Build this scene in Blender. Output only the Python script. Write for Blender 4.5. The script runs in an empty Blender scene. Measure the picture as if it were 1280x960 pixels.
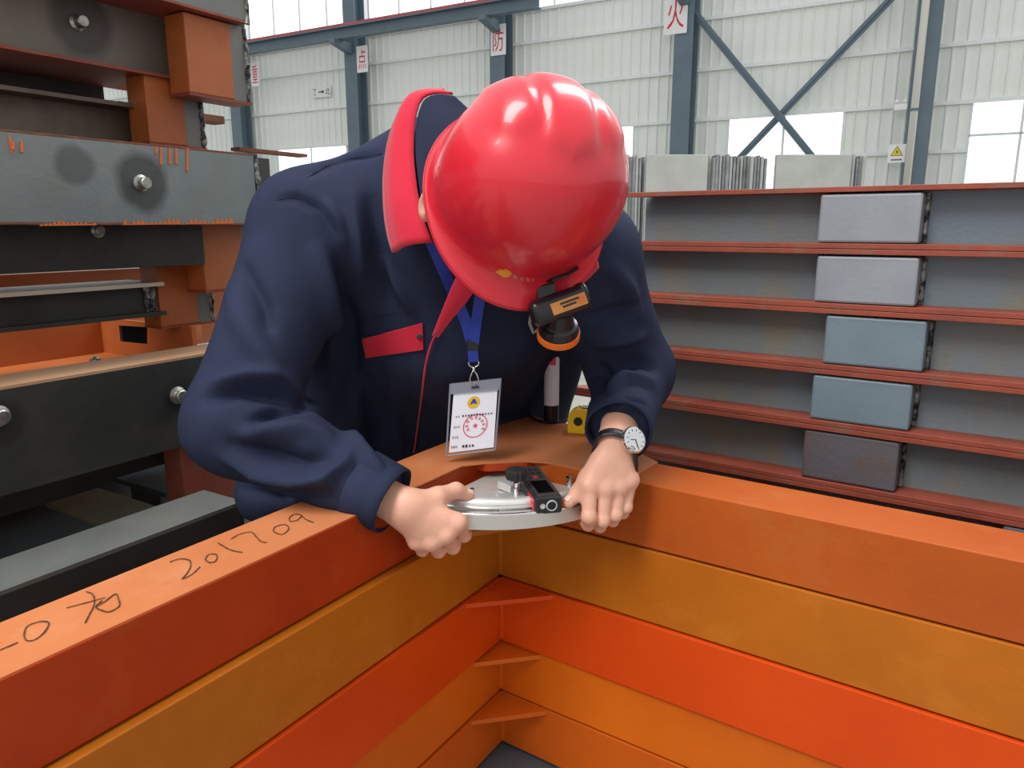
import bpy, math, random
import numpy as np
from mathutils import Vector, Matrix
from mathutils.bvhtree import BVHTree
random.seed(7); RNG = np.random.RandomState(7)
SC = bpy.context.scene; COL = SC.collection
# ------------------------------------------------------------------ camera
FPX = 930.0; PITCH = math.atan((480 - 283) / FPX); ZC = 1.32
cd = bpy.data.cameras.new('camera'); cam = bpy.data.objects.new('camera', cd); COL.objects.link(cam)
cd.sensor_width = 36.0; cd.lens = FPX / 1280 * 36.0; cd.clip_start = .02; cd.clip_end = 200
cam.location = (0, 0, ZC); cam.rotation_euler = (math.pi / 2 - PITCH, 0, 0); SC.camera = cam
# ------------------------------------------------------------------ light
w = bpy.data.worlds.new('world'); SC.world = w; w.use_nodes = True
bg = w.node_tree.nodes['Background']; bg.inputs[0].default_value = (.97, .985, 1.0, 1); bg.inputs[1].default_value = .78
def area(name, loc, target, sx, sy, power, col=(1, 1, 1)):
    l = bpy.data.lights.new(name, 'AREA'); l.shape = 'RECTANGLE'; l.size = sx; l.size_y = sy; l.energy = power; l.color = col
    o = bpy.data.objects.new(name, l); COL.objects.link(o); o.location = loc
    o.rotation_euler = (Vector(target) - Vector(loc)).to_track_quat('-Z', 'Y').to_euler(); return o
area('roof_skylight', (-2.6, -1.6, 7.0), (0, 1.2, 1.0), 2.2, 6.0, 560, (1, .98, .95))
area('roof_skylight_far', (3.5, 5.0, 8.0), (0.4, 1.4, 1.0), 2.5, 6.0, 420, (.95, .98, 1))
vs = SC.view_settings; vs.view_transform = 'Standard'; vs.look = 'None'; vs.exposure = 0.08; vs.gamma = 1.0; vs.use_curve_mapping = False
SC.display_settings.display_device = 'sRGB'

# ------------------------------------------------------------------ measuring helpers (photo pixel -> place in the hall)
CP, SP = math.cos(PITCH), math.sin(PITCH)
def ray(x, y):
    u = (x - 640) / FPX; v = (480 - y) / FPX
    return np.array([u, CP + v * SP, -SP + v * CP])
EYE = np.array([0, 0, ZC])
def onz(x, y, z): r = ray(x, y); return EYE + r * ((z - ZC) / r[2])
def A(x, y, Y): r = ray(x, y); return EYE + r * (Y / r[1])
def onplane(x, y, p0, n): r = ray(x, y); return EYE + r * (np.dot(np.array(p0) - EYE, n) / np.dot(r, n))
def unit(v): v = np.array(v, float); return v / np.linalg.norm(v)

# ------------------------------------------------------------------ materials
def lin(c): return tuple((v / 255 / 12.92 if v / 255 <= .04045 else ((v / 255 + .055) / 1.055) ** 2.4) for v in c) + (1,)
def mat(name, c1, c2=None, scale=6.0, rough=.5, metal=0.0, bump=0.0, bscale=120.0, spec=.5, stretch=(1, 1, 1), stains=(), c3=None,
        coat=0.0, emit=0.0, sss=0.0, sheen=0.0, contrast=(.35, .65), alpha=1.0, trans=0.0):
    m = bpy.data.materials.new(name); m.use_nodes = True; nt = m.node_tree; N = nt.nodes; L = nt.links
    b = N['Principled BSDF']
    b.inputs['Roughness'].default_value = rough; b.inputs['Metallic'].default_value = metal
    b.inputs['Specular IOR Level'].default_value = spec; b.inputs['Coat Weight'].default_value = coat; b.inputs['Coat Roughness'].default_value = .08
    b.inputs['Alpha'].default_value = alpha; b.inputs['Transmission Weight'].default_value = trans
    if sheen: b.inputs['Sheen Weight'].default_value = sheen
    if sss: b.inputs['Subsurface Weight'].default_value = sss; b.inputs['Subsurface Radius'].default_value = (.012, .005, .003); b.inputs['Subsurface Scale'].default_value = .6
    geo = N.new('ShaderNodeNewGeometry')
    mp = N.new('ShaderNodeMapping'); mp.inputs['Scale'].default_value = stretch; L.new(geo.outputs['Position'], mp.inputs[0])
    col = N.new('ShaderNodeRGB'); col.outputs[0].default_value = lin(c1); out = col.outputs[0]
    def mixin(fac, a, cc):
        mx = N.new('ShaderNodeMix'); mx.data_type = 'RGBA'; L.new(fac, mx.inputs[0]); L.new(a, mx.inputs[6]); mx.inputs[7].default_value = lin(cc); return mx.outputs[2]
    def noise(sc, det=5, lo=.35, hi=.65, seed=0.0):
        n = N.new('ShaderNodeTexNoise'); n.noise_dimensions = '4D'; n.inputs['W'].default_value = seed; n.inputs['Scale'].default_value = sc; n.inputs['Detail'].default_value = det; n.inputs['Roughness'].default_value = .6
        L.new(mp.outputs[0], n.inputs['Vector'])
        r = N.new('ShaderNodeMapRange'); r.inputs[1].default_value = lo; r.inputs[2].default_value = hi; L.new(n.outputs['Fac'], r.inputs[0]); return r.outputs[0]
    if c2: out = mixin(noise(scale, 6, *contrast, seed=sum(map(ord, name)) % 97 / 9.0), out, c2)
    if c3: out = mixin(noise(scale * 2.3, 6, .52, .75, seed=3.3), out, c3)
    for (ctr, rx, colr, strength) in stains:      # heat marks round welded studs
        d = N.new('ShaderNodeVectorMath'); d.operation = 'DISTANCE'; L.new(geo.outputs['Position'], d.inputs[0]); d.inputs[1].default_value = tuple(ctr)
        nz = N.new('ShaderNodeTexNoise'); nz.inputs['Scale'].default_value = 18; L.new(geo.outputs['Position'], nz.inputs['Vector'])
        ad = N.new('ShaderNodeMath'); ad.operation = 'MULTIPLY_ADD'; L.new(nz.outputs['Fac'], ad.inputs[0]); ad.inputs[1].default_value = rx * .5; L.new(d.outputs['Value'], ad.inputs[2])
        r = N.new('ShaderNodeMapRange'); r.inputs[1].default_value = rx * 1.0; r.inputs[2].default_value = rx * 1.35; r.inputs[3].default_value = strength; r.inputs[4].default_value = 0
        L.new(ad.outputs[0], r.inputs[0]); out = mixin(r.outputs[0], out, colr)
    L.new(out, b.inputs['Base Color'])
    if emit: L.new(out, b.inputs['Emission Color']); b.inputs['Emission Strength'].default_value = emit
    if bump:
        n = N.new('ShaderNodeTexNoise'); n.inputs['Scale'].default_value = bscale; n.inputs['Detail'].default_value = 4; L.new(geo.outputs['Position'], n.inputs['Vector'])
        bp = N.new('ShaderNodeBump'); bp.inputs['Strength'].default_value = bump; bp.inputs['Distance'].default_value = .002; L.new(n.outputs['Fac'], bp.inputs['Height']); L.new(bp.outputs[0], b.inputs['Normal'])
    return m

# ------------------------------------------------------------------ mesh builder
class MB:
    def __init__(s): s.v = []; s.f = []
    def add(s, vs, fs):
        o = len(s.v); s.v += [tuple(map(float, p)) for p in vs]; s.f += [tuple(i + o for i in f) for f in fs]; return s
    def box(s, o, ax, ay, az):
        o, ax, ay, az = map(np.array, (o, ax, ay, az)); P = [o, o + ax, o + ax + ay, o + ay]; P += [p + az for p in P]
        return s.add(P, [(0, 3, 2, 1), (4, 5, 6, 7), (0, 1, 5, 4), (1, 2, 6, 5), (2, 3, 7, 6), (3, 0, 4, 7)])
    def cbox(s, c, sx, sy, sz, X=(1, 0, 0), Y=(0, 1, 0), Z=(0, 0, 1)):
        X, Y, Z = np.array(X) * sx, np.array(Y) * sy, np.array(Z) * sz
        return s.box(np.array(c) - X / 2 - Y / 2 - Z / 2, X, Y, Z)
    def loft(s, rings, cap=True, closed=True):
        n = len(rings[0]); fs = []
        for i in range(len(rings) - 1):
            for j in range(n if closed else n - 1):
                k = (j + 1) % n; fs.append((i * n + j, i * n + k, (i + 1) * n + k, (i + 1) * n + j))
        if cap: fs.append(tuple(range(n - 1, -1, -1))); fs.append(tuple((len(rings) - 1) * n + j for j in range(n)))
        return s.add([p for r in rings for p in r], fs)
    def prism(s, poly, vec): return s.loft([[np.array(p) for p in poly], [np.array(p) + np.array(vec) for p in poly]])
    def tube(s, pts, r, n=8, cap=True):
        pts = [np.array(p, float) for p in pts]; rs = r if hasattr(r, '__len__') else [r] * len(pts); rings = []
        t0 = unit(pts[1] - pts[0]); up = np.array([0, 0, 1.]) if abs(t0[2]) < .9 else np.array([1., 0, 0]); a = unit(np.cross(t0, up))
        for i, p in enumerate(pts):
            t = unit(pts[min(i + 1, len(pts) - 1)] - pts[max(i - 1, 0)]); a = unit(a - t * np.dot(a, t)); b = np.cross(t, a)
            rings.append([p + rs[i] * (math.cos(q) * a + math.sin(q) * b) for q in np.linspace(0, 2 * math.pi, n, endpoint=False)])
        return s.loft(rings, cap)
    def lathe(s, c, axis, prof, n=24, cap=True):   # prof: list of (radius, height)
        axis = unit(axis); u = unit(np.cross(axis, [0.31, .2, .9])); v = np.cross(axis, u)
        return s.loft([[np.array(c) + axis * h + r * (math.cos(q) * u + math.sin(q) * v) for q in np.linspace(0, 2 * math.pi, n, endpoint=False)] for r, h in prof], cap)
    def sheet(s, grid, th, nrm=None):              # grid [i][j] of points -> a skin of thickness th
        G = np.array(grid, float); ni, nj = G.shape[:2]
        if nrm is None:
            du = np.gradient(G, axis=0); dv = np.gradient(G, axis=1); Nn = np.cross(du, dv); Nn /= np.linalg.norm(Nn, axis=2, keepdims=True) + 1e-12
        else: Nn = np.broadcast_to(np.array(nrm, float), G.shape)
        T, B = G + Nn * th / 2, G - Nn * th / 2; vs = list(T.reshape(-1, 3)) + list(B.reshape(-1, 3)); m = ni * nj; fs = []
        for i in range(ni - 1):
            for j in range(nj - 1):
                a, b, c, d = i * nj + j, i * nj + j + 1, (i + 1) * nj + j + 1, (i + 1) * nj + j
                fs.append((a, b, c, d)); fs.append((m + d, m + c, m + b, m + a))
        E = [i * nj for i in range(ni)] + [(ni - 1) * nj + j for j in range(1, nj)] + [i * nj + nj - 1 for i in range(ni - 2, -1, -1)] + [j for j in range(nj - 2, 0, -1)]
        for q in range(len(E)): a, b = E[q], E[(q + 1) % len(E)]; fs.append((a, b, m + b, m + a))
        return s.add(vs, fs)
ORG = {}
def build(name, mb, material, parent=None, base=None, smooth=False, bevel=0.0, fix=True):
    if parent is not None: org = np.array(ORG[parent.name])
    elif base is not None: org = np.array(base, float)
    else:
        V = np.array(mb.v); org = np.array([V[:, 0].mean(), V[:, 1].mean(), V[:, 2].min()])
    me = bpy.data.meshes.new(name); me.from_pydata([tuple(np.array(p) - org) for p in mb.v], [], mb.f)
    if fix:
        import bmesh
        bm = bmesh.new(); bm.from_mesh(me); bmesh.ops.recalc_face_normals(bm, faces=bm.faces[:]); bm.to_mesh(me); bm.free()
    o = bpy.data.objects.new(name, me); COL.objects.link(o); me.materials.append(material)
    if parent is not None: o.parent = parent
    else: o.location = org
    ORG[o.name] = org
    if smooth: me.polygons.foreach_set('use_smooth', [True] * len(me.polygons))
    if bevel: md = o.modifiers.new('bevel', 'BEVEL'); md.width = bevel; md.segments = 2; md.limit_method = 'ANGLE'; md.angle_limit = math.radians(40)
    return o
def tag(o, label=None, cat=None, group=None, kind=None):
    for k, v in (('label', label), ('category', cat), ('group', group), ('kind', kind)):
        if v: o[k] = v
    return o
def thing(name, base, label, cat, group=None):
    o = bpy.data.objects.new(name, None); COL.objects.link(o); o.location = tuple(base); o.empty_display_size = .05; ORG[o.name] = np.array(base, float)
    return tag(o, label, cat, group)
def text_mb(s, c, X, Y, size, fit=None, depth=.002):   # flat lettering lying in the plane X,Y about c
    cu = bpy.data.curves.new('lettering', 'FONT'); cu.body = s; cu.size = 1.0; cu.align_x = 'CENTER'; cu.align_y = 'CENTER'; cu.resolution_u = 3
    t = bpy.data.objects.new('lettering', cu); COL.objects.link(t); dg = bpy.context.evaluated_depsgraph_get(); me = bpy.data.meshes.new_from_object(t.evaluated_get(dg))
    V = np.array([v.co[:] for v in me.vertices]); F = [tuple(p.vertices) for p in me.polygons]; bpy.data.objects.remove(t); bpy.data.curves.remove(cu); bpy.data.meshes.remove(me)
    m = MB()
    if len(V) == 0: return m
    lo, hi = V.min(0), V.max(0); V = V - (lo + hi) / 2
    sx = sy = size / max(hi[1] - lo[1], 1e-6)
    if fit: sx = fit[0] / (hi[0] - lo[0]); sy = fit[1] / (hi[1] - lo[1])
    P = [np.array(c) + np.array(X) * (v[0] * sx) + np.array(Y) * (v[1] * sy) for v in V]; m.add(P, F); return m

# ------------------------------------------------------------------ palette
MT = {}
MT['concrete'] = mat('concrete', (160, 158, 150), (138, 137, 130), 3, .85, bump=.3)
MT['cladding'] = mat('cladding', (242, 246, 240), (237, 241, 234), .7, .6)
MT['girt'] = mat('girt', (240, 243, 240), (234, 238, 236), 2, .5)
MT['column'] = mat('column', (104, 122, 134), (96, 114, 126), 1.5, .5)
MT['window'] = mat('window', (250, 252, 255), rough=.3, emit=1.25)
MT['winframe'] = mat('winframe', (226, 232, 232), rough=.5)
MT['white'] = mat('white_board', (240, 240, 238), rough=.5)
MT['redink'] = mat('red_ink', (214, 40, 60), rough=.5)
MT['blackink'] = mat('black_ink', (38, 38, 42), rough=.6)
MT['slab'] = mat('slab', (168, 170, 164), (156, 158, 152), 4, .7)
MT['slab_edge'] = mat('slab_edge', (140, 144, 144), (112, 116, 118), 9, .7)
MT['pipe'] = mat('pipe', (218, 216, 208), rough=.4)
MT['red_rail'] = mat('red_rail', (190, 90, 95), (160, 80, 85), 3, .5)
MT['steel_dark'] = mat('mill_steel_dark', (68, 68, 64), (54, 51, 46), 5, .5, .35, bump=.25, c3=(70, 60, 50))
MT['steel_brown'] = mat('mill_steel_brown', (108, 97, 84), (88, 77, 66), 5, .5, .3, bump=.25, c3=(86, 66, 50))
MT['steel_grey'] = mat('mill_steel_grey', (122, 124, 120), (104, 106, 104), 5, .45, .3, bump=.2, c3=(120, 112, 100))
MT['steel_blue'] = mat('mill_steel_blue', (116, 132, 144), (116, 122, 118), 4, .5, .2, bump=.35, c3=(134, 126, 100), stretch=(1, 1, .5))
MT['block_grey'] = mat('block_grey', (152, 157, 164), (138, 144, 152), 6, .5, .25, bump=.15)
MT['block_teal'] = mat('block_teal', (122, 140, 150), (110, 128, 138), 6, .5, .25, bump=.15)
MT['block_rust'] = mat('block_rust', (94, 96, 106), (104, 84, 74), 12, .6, .2, bump=.3)
MT['primer_red'] = mat('red_primer', (150, 70, 50), (128, 58, 42), 9, .55, bump=.3, c3=(120, 90, 74))
MT['orange_paint'] = mat('orange_paint', (182, 100, 48), (164, 86, 42), 7, .5, bump=.2)
MT['rust'] = mat('rust', (140, 78, 52), (92, 62, 48), 30, .8, bump=.6)
MT['orange_drip'] = mat('orange_drip', (206, 108, 52), rough=.5)
MT['weld'] = mat('weld_bead', (150, 150, 146), (44, 42, 40), 60, .45, .6, bump=.8, bscale=90, contrast=(.42, .56))
MT['stud'] = mat('stud_steel', (190, 188, 182), (130, 128, 122), 60, .35, .8, bump=.3)
MT['tan_top'] = mat('dusty_primer', (196, 160, 128), (182, 140, 106), 5, .45, bump=.2)
MT['cream'] = mat('pale_flange', (206, 196, 180), (190, 176, 156), 5, .45)
MT['teal_plate'] = mat('teal_plate', (58, 70, 76), (50, 60, 66), 4, .5, .3)
MT['board'] = mat('pale_board', (150, 140, 112), (128, 118, 94), 6, .7)
# ------------------------------------------------------------------ the hall
mb = MB().box((-40, -12, -.1), (90, 0, 0), (0, 70, 0), (0, 0, .1)); tag(build('floor', mb, MT['concrete'], base=(0, 0, 0)), kind='structure')
WD = np.array([-math.sin(math.radians(60.65)), math.cos(math.radians(60.65)), 0]); WN = np.array([-WD[1], WD[0], 0])   # along the wall, out of the hall
if WN[1] < 0: WN = -WN
Z0 = 19.0; W0 = np.array([.52 * Z0, Z0, 0]); STEP = 5.86; UP = np.array([0, 0, 1.])
def wp(t, z, off=.45): return W0 + WD * t + UP * z + WN * off
T0, T1 = -9.0, 46.0
wall = thing('wall_back', wp(18, 0), None, None); tag(wall, kind='structure')
def wall_t(px, py, off=.45):
    p = onplane(px, py, wp(0, 0, off), WN); return np.dot(p - W0, WD), p[2]
zlow_top = wall_t(985, 143)[1]; zstrip0 = wall_t(331, 66)[1]; zstrip1 = zstrip0 + 3.4; ztop = zstrip1 + 1.2
wins_low = []
for (xa, xb) in ((1420, 1213), (1055, 911), (793, 660), (432, 345)):
    wins_low.append((wall_t(xa, 150)[0], wall_t(xb, 150)[0]))
def ribbed(t0, t1, z0, z1, nrib):
    prof = []; dt = (t1 - t0) / nrib
    for i in range(nrib):
        b = t0 + i * dt
        prof += [(b, 0), (b + dt * .74, 0), (b + dt * .82, -.035), (b + dt * .92, -.035)]
    prof.append((t1, 0))
    g = [[wp(t, z0, .45 + o) for t, o in prof], [wp(t, z1, .45 + o) for t, o in prof]]
    return MB().sheet(g, .012, WN)
PW = 1.17
t = T0
while t < T1 - .01:
    a, b = t, t + PW
    build('wall_panel', ribbed(a, b, zlow_top, zstrip0, 4), MT['cladding'], wall)
    build('wall_panel', ribbed(a, b, zstrip1, ztop, 4), MT['cladding'], wall)
    segs = [(a, b)]
    for (w0, w1) in wins_low:
        ns = []
        for (p, q) in segs:
            if q <= w0 or p >= w1: ns.append((p, q))
            else:
                if p < w0: ns.append((p, w0))
                if q > w1: ns.append((w1, q))
        segs = ns
    for p, q in segs:
        if q - p > .05: build('wall_panel', ribbed(p, q, 0, zlow_top, max(1, round((q - p) / PW * 4))), MT['cladding'], wall)
    t += PW
for z in (wall_t(985, 112)[1] * 0 + zlow_top, wall_t(990, 77)[1], wall_t(900, 22)[1], zstrip0, wall_t(1190, 189)[1]):
    segs = [(T0, T1)]
    if z < zlow_top - .1:
        for (w0, w1) in wins_low:
            ns = []
            for p, q in segs:
                if q <= w0 or p >= w1: ns.append((p, q))
                else: ns += [(p, w0)] * (p < w0) + [(w1, q)] * (q > w1)
            segs = ns
    for p, q in segs: build('girt', MB().box(wp(p, z - .045, .35), WD * (q - p), WN * .06, UP * .09), MT['girt'], wall)
wn = 1
def window(t0, t1, z0, z1, mull, rails):
    global wn
    wdw = thing('window_%d' % wn, wp((t0 + t1) / 2, z0), None, None); tag(wdw, kind='structure'); wn += 1
    n = mull; dt = (t1 - t0) / n; zs = [z0] + rails + [z1]
    for i in range(n):
        for j in range(len(zs) - 1): build('pane', MB().box(wp(t0 + i * dt + .03, zs[j] + .03, .47), WD * (dt - .06), WN * .02, UP * (zs[j + 1] - zs[j] - .06)), MT['window'], wdw)
    for i in range(n + 1): build('mullion', MB().box(wp(t0 + i * dt - .03, z0, .43), WD * .06, WN * .1, UP * (z1 - z0)), MT['winframe'], wdw)
    for z in zs: build('rail', MB().box(wp(t0, z - .03, .43), WD * (t1 - t0), WN * .1, UP * .06), MT['winframe'], wdw)
for i, (w0, w1) in enumerate(wins_low): window(w0, w1, 1.0 if i else .02, zlow_top, 2 if i else 3, [wall_t(1240, 168)[1]] if i == 0 else [])
t = -STEP
while t < T1 - STEP: window(t + .3, t + STEP - .3, zstrip0, zstrip1, 4, []); t += STEP
# columns with corbels
colnames = {0: 'steel column on the right with the yellow warning sign and emergency lamp', 1: 'steel column carrying the top right red character sign',
            2: 'steel column rising behind the top of the red helmet', 3: 'steel column rising behind the man, left of his red collar',
            4: 'steel column next to the left steel stack end', 5: 'farthest steel column at the left, mostly hidden by the steel stack'}
for i in range(0, 6):
    p = W0 + WD * STEP * i
    c = thing('steel_column', p, 'dark blue grey ' + colnames[i], 'column', 'columns along the factory wall')
    H = ztop - .1; hw = .26
    build('flange', MB().box(p - WD * hw - WN * .26, WD * 2 * hw, WN * .025, UP * H), MT['column'], c)
    build('flange', MB().box(p - WD * hw + WN * .24, WD * 2 * hw, WN * .025, UP * H), MT['column'], c)
    build('web', MB().box(p - WD * .012 - WN * .235, WD * .024, WN * .475, UP * H), MT['column'], c)
    build('base_plate', MB().box(p - WD * .36 - WN * .36, WD * .72, WN * .72, UP * .03), MT['column'], c)
    zg = zstrip0 - .35
    build('corbel', MB().prism([p - WN * .26 + UP * (zg - .34) - WD * .12, p - WN * 1.15 + UP * (zg - .14) - WD * .12, p - WN * 1.15 + UP * zg - WD * .12, p - WN * .26 + UP * zg - WD * .12], WD * .24), MT['column'], c)
# crane runway girder on the corbels
g0 = W0 - WN * .85
cg = thing('crane_girder', g0 + WD * 20 + UP * (zstrip0 - .35), 'grey crane runway girder with red rail at upper left along the windows', 'girder')
zg = zstrip0 - .35; gs, gl = STEP * 1.7, STEP * 3.6
def gbox(o, h, z, wid): return MB().box(g0 + WD * gs - WN * wid / 2 + UP * z, WD * gl, WN * wid, UP * h)
build('bottom_flange', gbox(0, .03, zg + .002, .3), MT['column'], cg); build('web', gbox(0, .3, zg + .032, .03), MT['column'], cg); build('top_flange', gbox(0, .03, zg + .332, .36), MT['column'], cg)
build('rail', gbox(0, .12, zg + .362, .14), MT['red_rail'], cg)
# cross bracing
for (a, b, lab) in (((857, 2), (1012, 192), 'brace falling to the right'), ((1116, -4), (926, 196), 'brace rising to the right')):
    off = -.05 if 'falling' in lab else .08
    ta, za = wall_t(a[0], a[1], off); tb, zb = wall_t(b[0], b[1], off)
    pa, pb = wp(ta, za, off), wp(tb, zb, off); d = pb - pa; pb = pa + d * (za / (za - zb)) if zb > 0 else pb
    pb[2] = max(pb[2], .0); d = unit(pb - pa); s = unit(np.cross(d, WN))
    br = thing('cross_brace', pb, 'diagonal steel %s between the two right columns' % lab, 'brace', 'cross bracing of the wall')
    build('leg_plate', MB().box(pa - s * .09, pb - pa, s * .18, WN * .015), MT['column'], br); build('rib_plate', MB().box(pa - s * .008, pb - pa, s * .016, WN * -.05), MT['column'], br)
# drain pipe
ta, za = wall_t(1152, 0, -.5); tb, zb = wall_t(1137, 222, -.5)
pa = wp((ta + tb) / 2 - .02, 0, -.45)
pp = thing('drain_pipe', pa, 'off-white vertical pipe beside the right hand column', 'pipe')
build('pipe', MB().tube([pa, pa + UP * (ztop - .3)], .085, 12), MT['pipe'], pp, smooth=True)
for z in (1.5, 4.0, 6.5): build('clamp', MB().tube([pa + UP * z, pa + UP * (z + .06)], .1, 12), MT['column'], pp)
# signs on the columns
def colsign(i, px, py, wpx, hpx, ch, lab, ink, tilt=0):
    off = -.285; p = onplane(px, py, W0 + WN * off, WN); s = np.dot(p - EYE, [0, CP, -SP]) / FPX
    wid, hei = wpx * s / abs(WD[0]) , hpx * s; X = -WD; o = p - X * wid / 2 - UP * hei / 2
    sg = thing('wall_sign', p - UP * hei / 2, lab, 'sign', 'red character signs on the columns'); build('board', MB().box(o, X * wid, WN * -.02, UP * hei), MT['white'], sg)
    m = text_mb(ch, p - WN * .0225, X, UP, hei * .7, (wid * .72, hei * .74)); build('lettering', m, MT[ink], sg, fix=False); return p, wid, hei
colsign(1, 845, 17, 26, 48, '火', 'white sign with red character at the top of the photo, right of the helmet', 'redink')
colsign(2, 623, 50, 19, 36, '防', 'white sign with red character directly above the helmet', 'redink')
colsign(3, 453, 74, 15, 31, '点', 'white sign with red character on the column above the man\'s shoulder', 'redink')
colsign(4, 319, 93, 12, 28, '重', 'white sign with red character next to the left steel stack', 'redink')
off = .38; p = onplane(402, 115, wp(0, 0, off), WN); s = np.dot(p - EYE, [0, CP, -SP]) / FPX; wid, hei = 28 * s / abs(WD[0]), 13 * s; X = -WD
sg = thing('direction_sign', p - UP * hei / 2, 'small white sign with black arrow and character on the far wall', 'sign')
build('board', MB().box(p - X * wid / 2 - UP * hei / 2, X * wid, WN * -.02, UP * hei), MT['white'], sg)
for ch, fx, fw in (('丁', -.33, .16), ('北', .34, .24)): build('lettering', text_mb(ch, p + X * wid * fx - WN * .0225, X, UP, .1, (wid * fw, hei * .62)), MT['blackink'], sg, fix=False)
m = MB(); c0 = p - WN * .0225; m.add([c0 + X * wid * a + UP * hei * b for a, b in ((-.14, -.05), (.04, -.05), (.04, -.17), (.17, 0), (.04, .17), (.04, .05), (-.14, .05))], [tuple(range(7))]); build('arrow', m, MT['blackink'], sg, fix=False)
p = onplane(1121, 192, W0 - WN * .285, WN); s = np.dot(p - EYE, [0, CP, -SP]) / FPX; wid, hei = 17 * s / .87, 22 * s
MT['yellow_sign'] = mat('yellow_sign', (232, 208, 40), rough=.5)
sg = thing('warning_sign', p - UP * hei / 2, 'white sign with yellow warning triangle low on the right column', 'sign')
build('board', MB().box(p - X * wid / 2 - UP * hei / 2, X * wid, WN * -.02, UP * hei), MT['white'], sg)
def tri(c, r): return [c + X * r * a + UP * r * b for a, b in ((-.87, -.5), (.87, -.5), (0, 1))]
c0 = p - WN * .0225 + UP * hei * .06
build('triangle_border', MB().add(tri(c0, wid * .42), [(0, 1, 2)]), MT['blackink'], sg, fix=False); build('triangle', MB().add(tri(c0 - WN * .002, wid * .36), [(0, 1, 2)]), MT['yellow_sign'], sg, fix=False)
m = MB(); m.add([c0 - WN * .004 + X * wid * a + UP * wid * b for a, b in ((.03, .2), (-.07, .0), (.0, .0), (-.03, -.14), (.08, .06), (.01, .06))], [tuple(range(6))]); build('bolt_symbol', m, MT['blackink'], sg, fix=False)
for q in (-.24, -.08, .08, .24): build('print_mark', MB().add([p - WN * .0225 - UP * hei * (.34 + b) + X * wid * (q + a) for a, b in ((-.06, -.04), (.06, -.04), (.06, .04), (-.06, .04))], [(0, 1, 2, 3)]), MT['blackink'], sg, fix=False)
p = onplane(1126, 134, W0 - WN * .3, WN); s = np.dot(p - EYE, [0, CP, -SP]) / FPX
el = thing('emergency_lamp', p - UP * .1, 'white twin-head emergency lamp on the right column', 'lamp')
build('housing', MB().cbox(p, 15 * s, .1, 8 * s, X, -WN, UP), MT['white'], el, bevel=.02)
for sx in (-1, 1): build('lamp_head', MB().lathe(p + X * sx * 4.6 * s + UP * 6.4 * s, -WN, [(2.4 * s, -.06), (2.8 * s, .03), (2.2 * s, .06)], 14), MT['white'], el, smooth=True)
# concrete slabs standing upright behind the beam stack
YS = 9.0
def slab(x0, x1, y0, Y, dpt, name, lab, grp, m, ry=0.0):
    a, b = A(x0, y0, Y), A(x1, y0, Y); H = a[2]; X = np.array([b[0] - a[0], 0, 0]); o = np.array([a[0], Y, 0]); r = math.radians(ry)
    return tag(build(name, MB().box(o, X * math.cos(r) + np.array([0, 1, 0]) * X[0] * math.sin(r), (0, dpt, 0), (0, 0, H)), m, bevel=.01), lab, 'slab', grp)
slab(808, 886, 193, YS, .06, 'upright_slab', 'large grey slab face standing upright behind the beams, nearest the helmet', None, MT['slab'])
slab(971, 1066, 193, YS, .06, 'upright_slab', 'wide grey slab face standing upright left of the warning sign column', None, MT['slab'])
def edges(x0, x1, y0, n, lab, grp):
    xs = np.linspace(x0, x1, n + 1)
    for i in range(n):
        slab(xs[i], xs[i + 1] - (xs[1] - xs[0]) * random.uniform(.05, .3), y0 + random.uniform(-2, 4), YS + random.uniform(.0, .12), .9, 'edge_on_slab', lab, grp, MT['slab_edge'] if i % 3 else MT['slab'])
edges(784, 807, 194, 6, 'thin grey slab standing edge-on between helmet and large slab face', 'edge-on slabs next to the helmet')
edges(887, 961, 194, 17, 'thin grey slab standing edge-on right of the large slab face', 'edge-on slabs between the slab faces')
edges(1067, 1084, 194, 4, 'thin grey slab standing edge-on left of the warning sign', 'edge-on slabs by the sign column')
def spline(pts, n):
    pts = np.array(pts, float); t = np.linspace(0, len(pts) - 1, n); out = []
    for q in t:
        i = min(int(q), len(pts) - 2); f = q - i; p0, p1, p2, p3 = pts[max(i - 1, 0)], pts[i], pts[i + 1], pts[min(i + 2, len(pts) - 1)]
        out.append(.5 * (2 * p1 + (p2 - p0) * f + (2 * p0 - 5 * p1 + 4 * p2 - p3) * f * f + (3 * p1 - p0 - 3 * p2 + p3) * f ** 3))
    return out
# ------------------------------------------------------------------ front corner frames, stacked
AL = -np.array([math.sin(math.radians(31.9)), math.cos(math.radians(31.9)), 0]); AR = np.array([math.sin(math.radians(124.4)), math.cos(math.radians(124.4)), 0])
NL = np.array([AL[1], -AL[0], 0]); NR = np.array([-AR[1], AR[0], 0])     # out of the frame
Mv = np.linalg.solve(np.array([NL[:2], NR[:2]]), np.array([1., 1.])); MIT = np.array([Mv[0], Mv[1], 0])
CI = np.array([-.030, 1.195, 0]); BW = .10
def prof_line(o, z): return CI + MIT * o + UP * z
def arm(d, prof, length, off=0.0):
    a = [CI + MIT * (o + off) + UP * z for o, z in prof]; return MB().loft([a, [p + d * length for p in a]])
def cprof(z0, z1, t=.008, f=.010, w=BW):
    return [(0, z0), (w, z0), (w, z0 + f), (t, z0 + f), (t, z1 - f), (w, z1 - f), (w, z1), (0, z1)]
def gusset(z, la, lb, off, th=.008, inset=.0):
    c = CI + MIT * (off + inset) + UP * z; return MB().prism([c, c + AL * la, c + AR * lb], UP * th)
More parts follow.
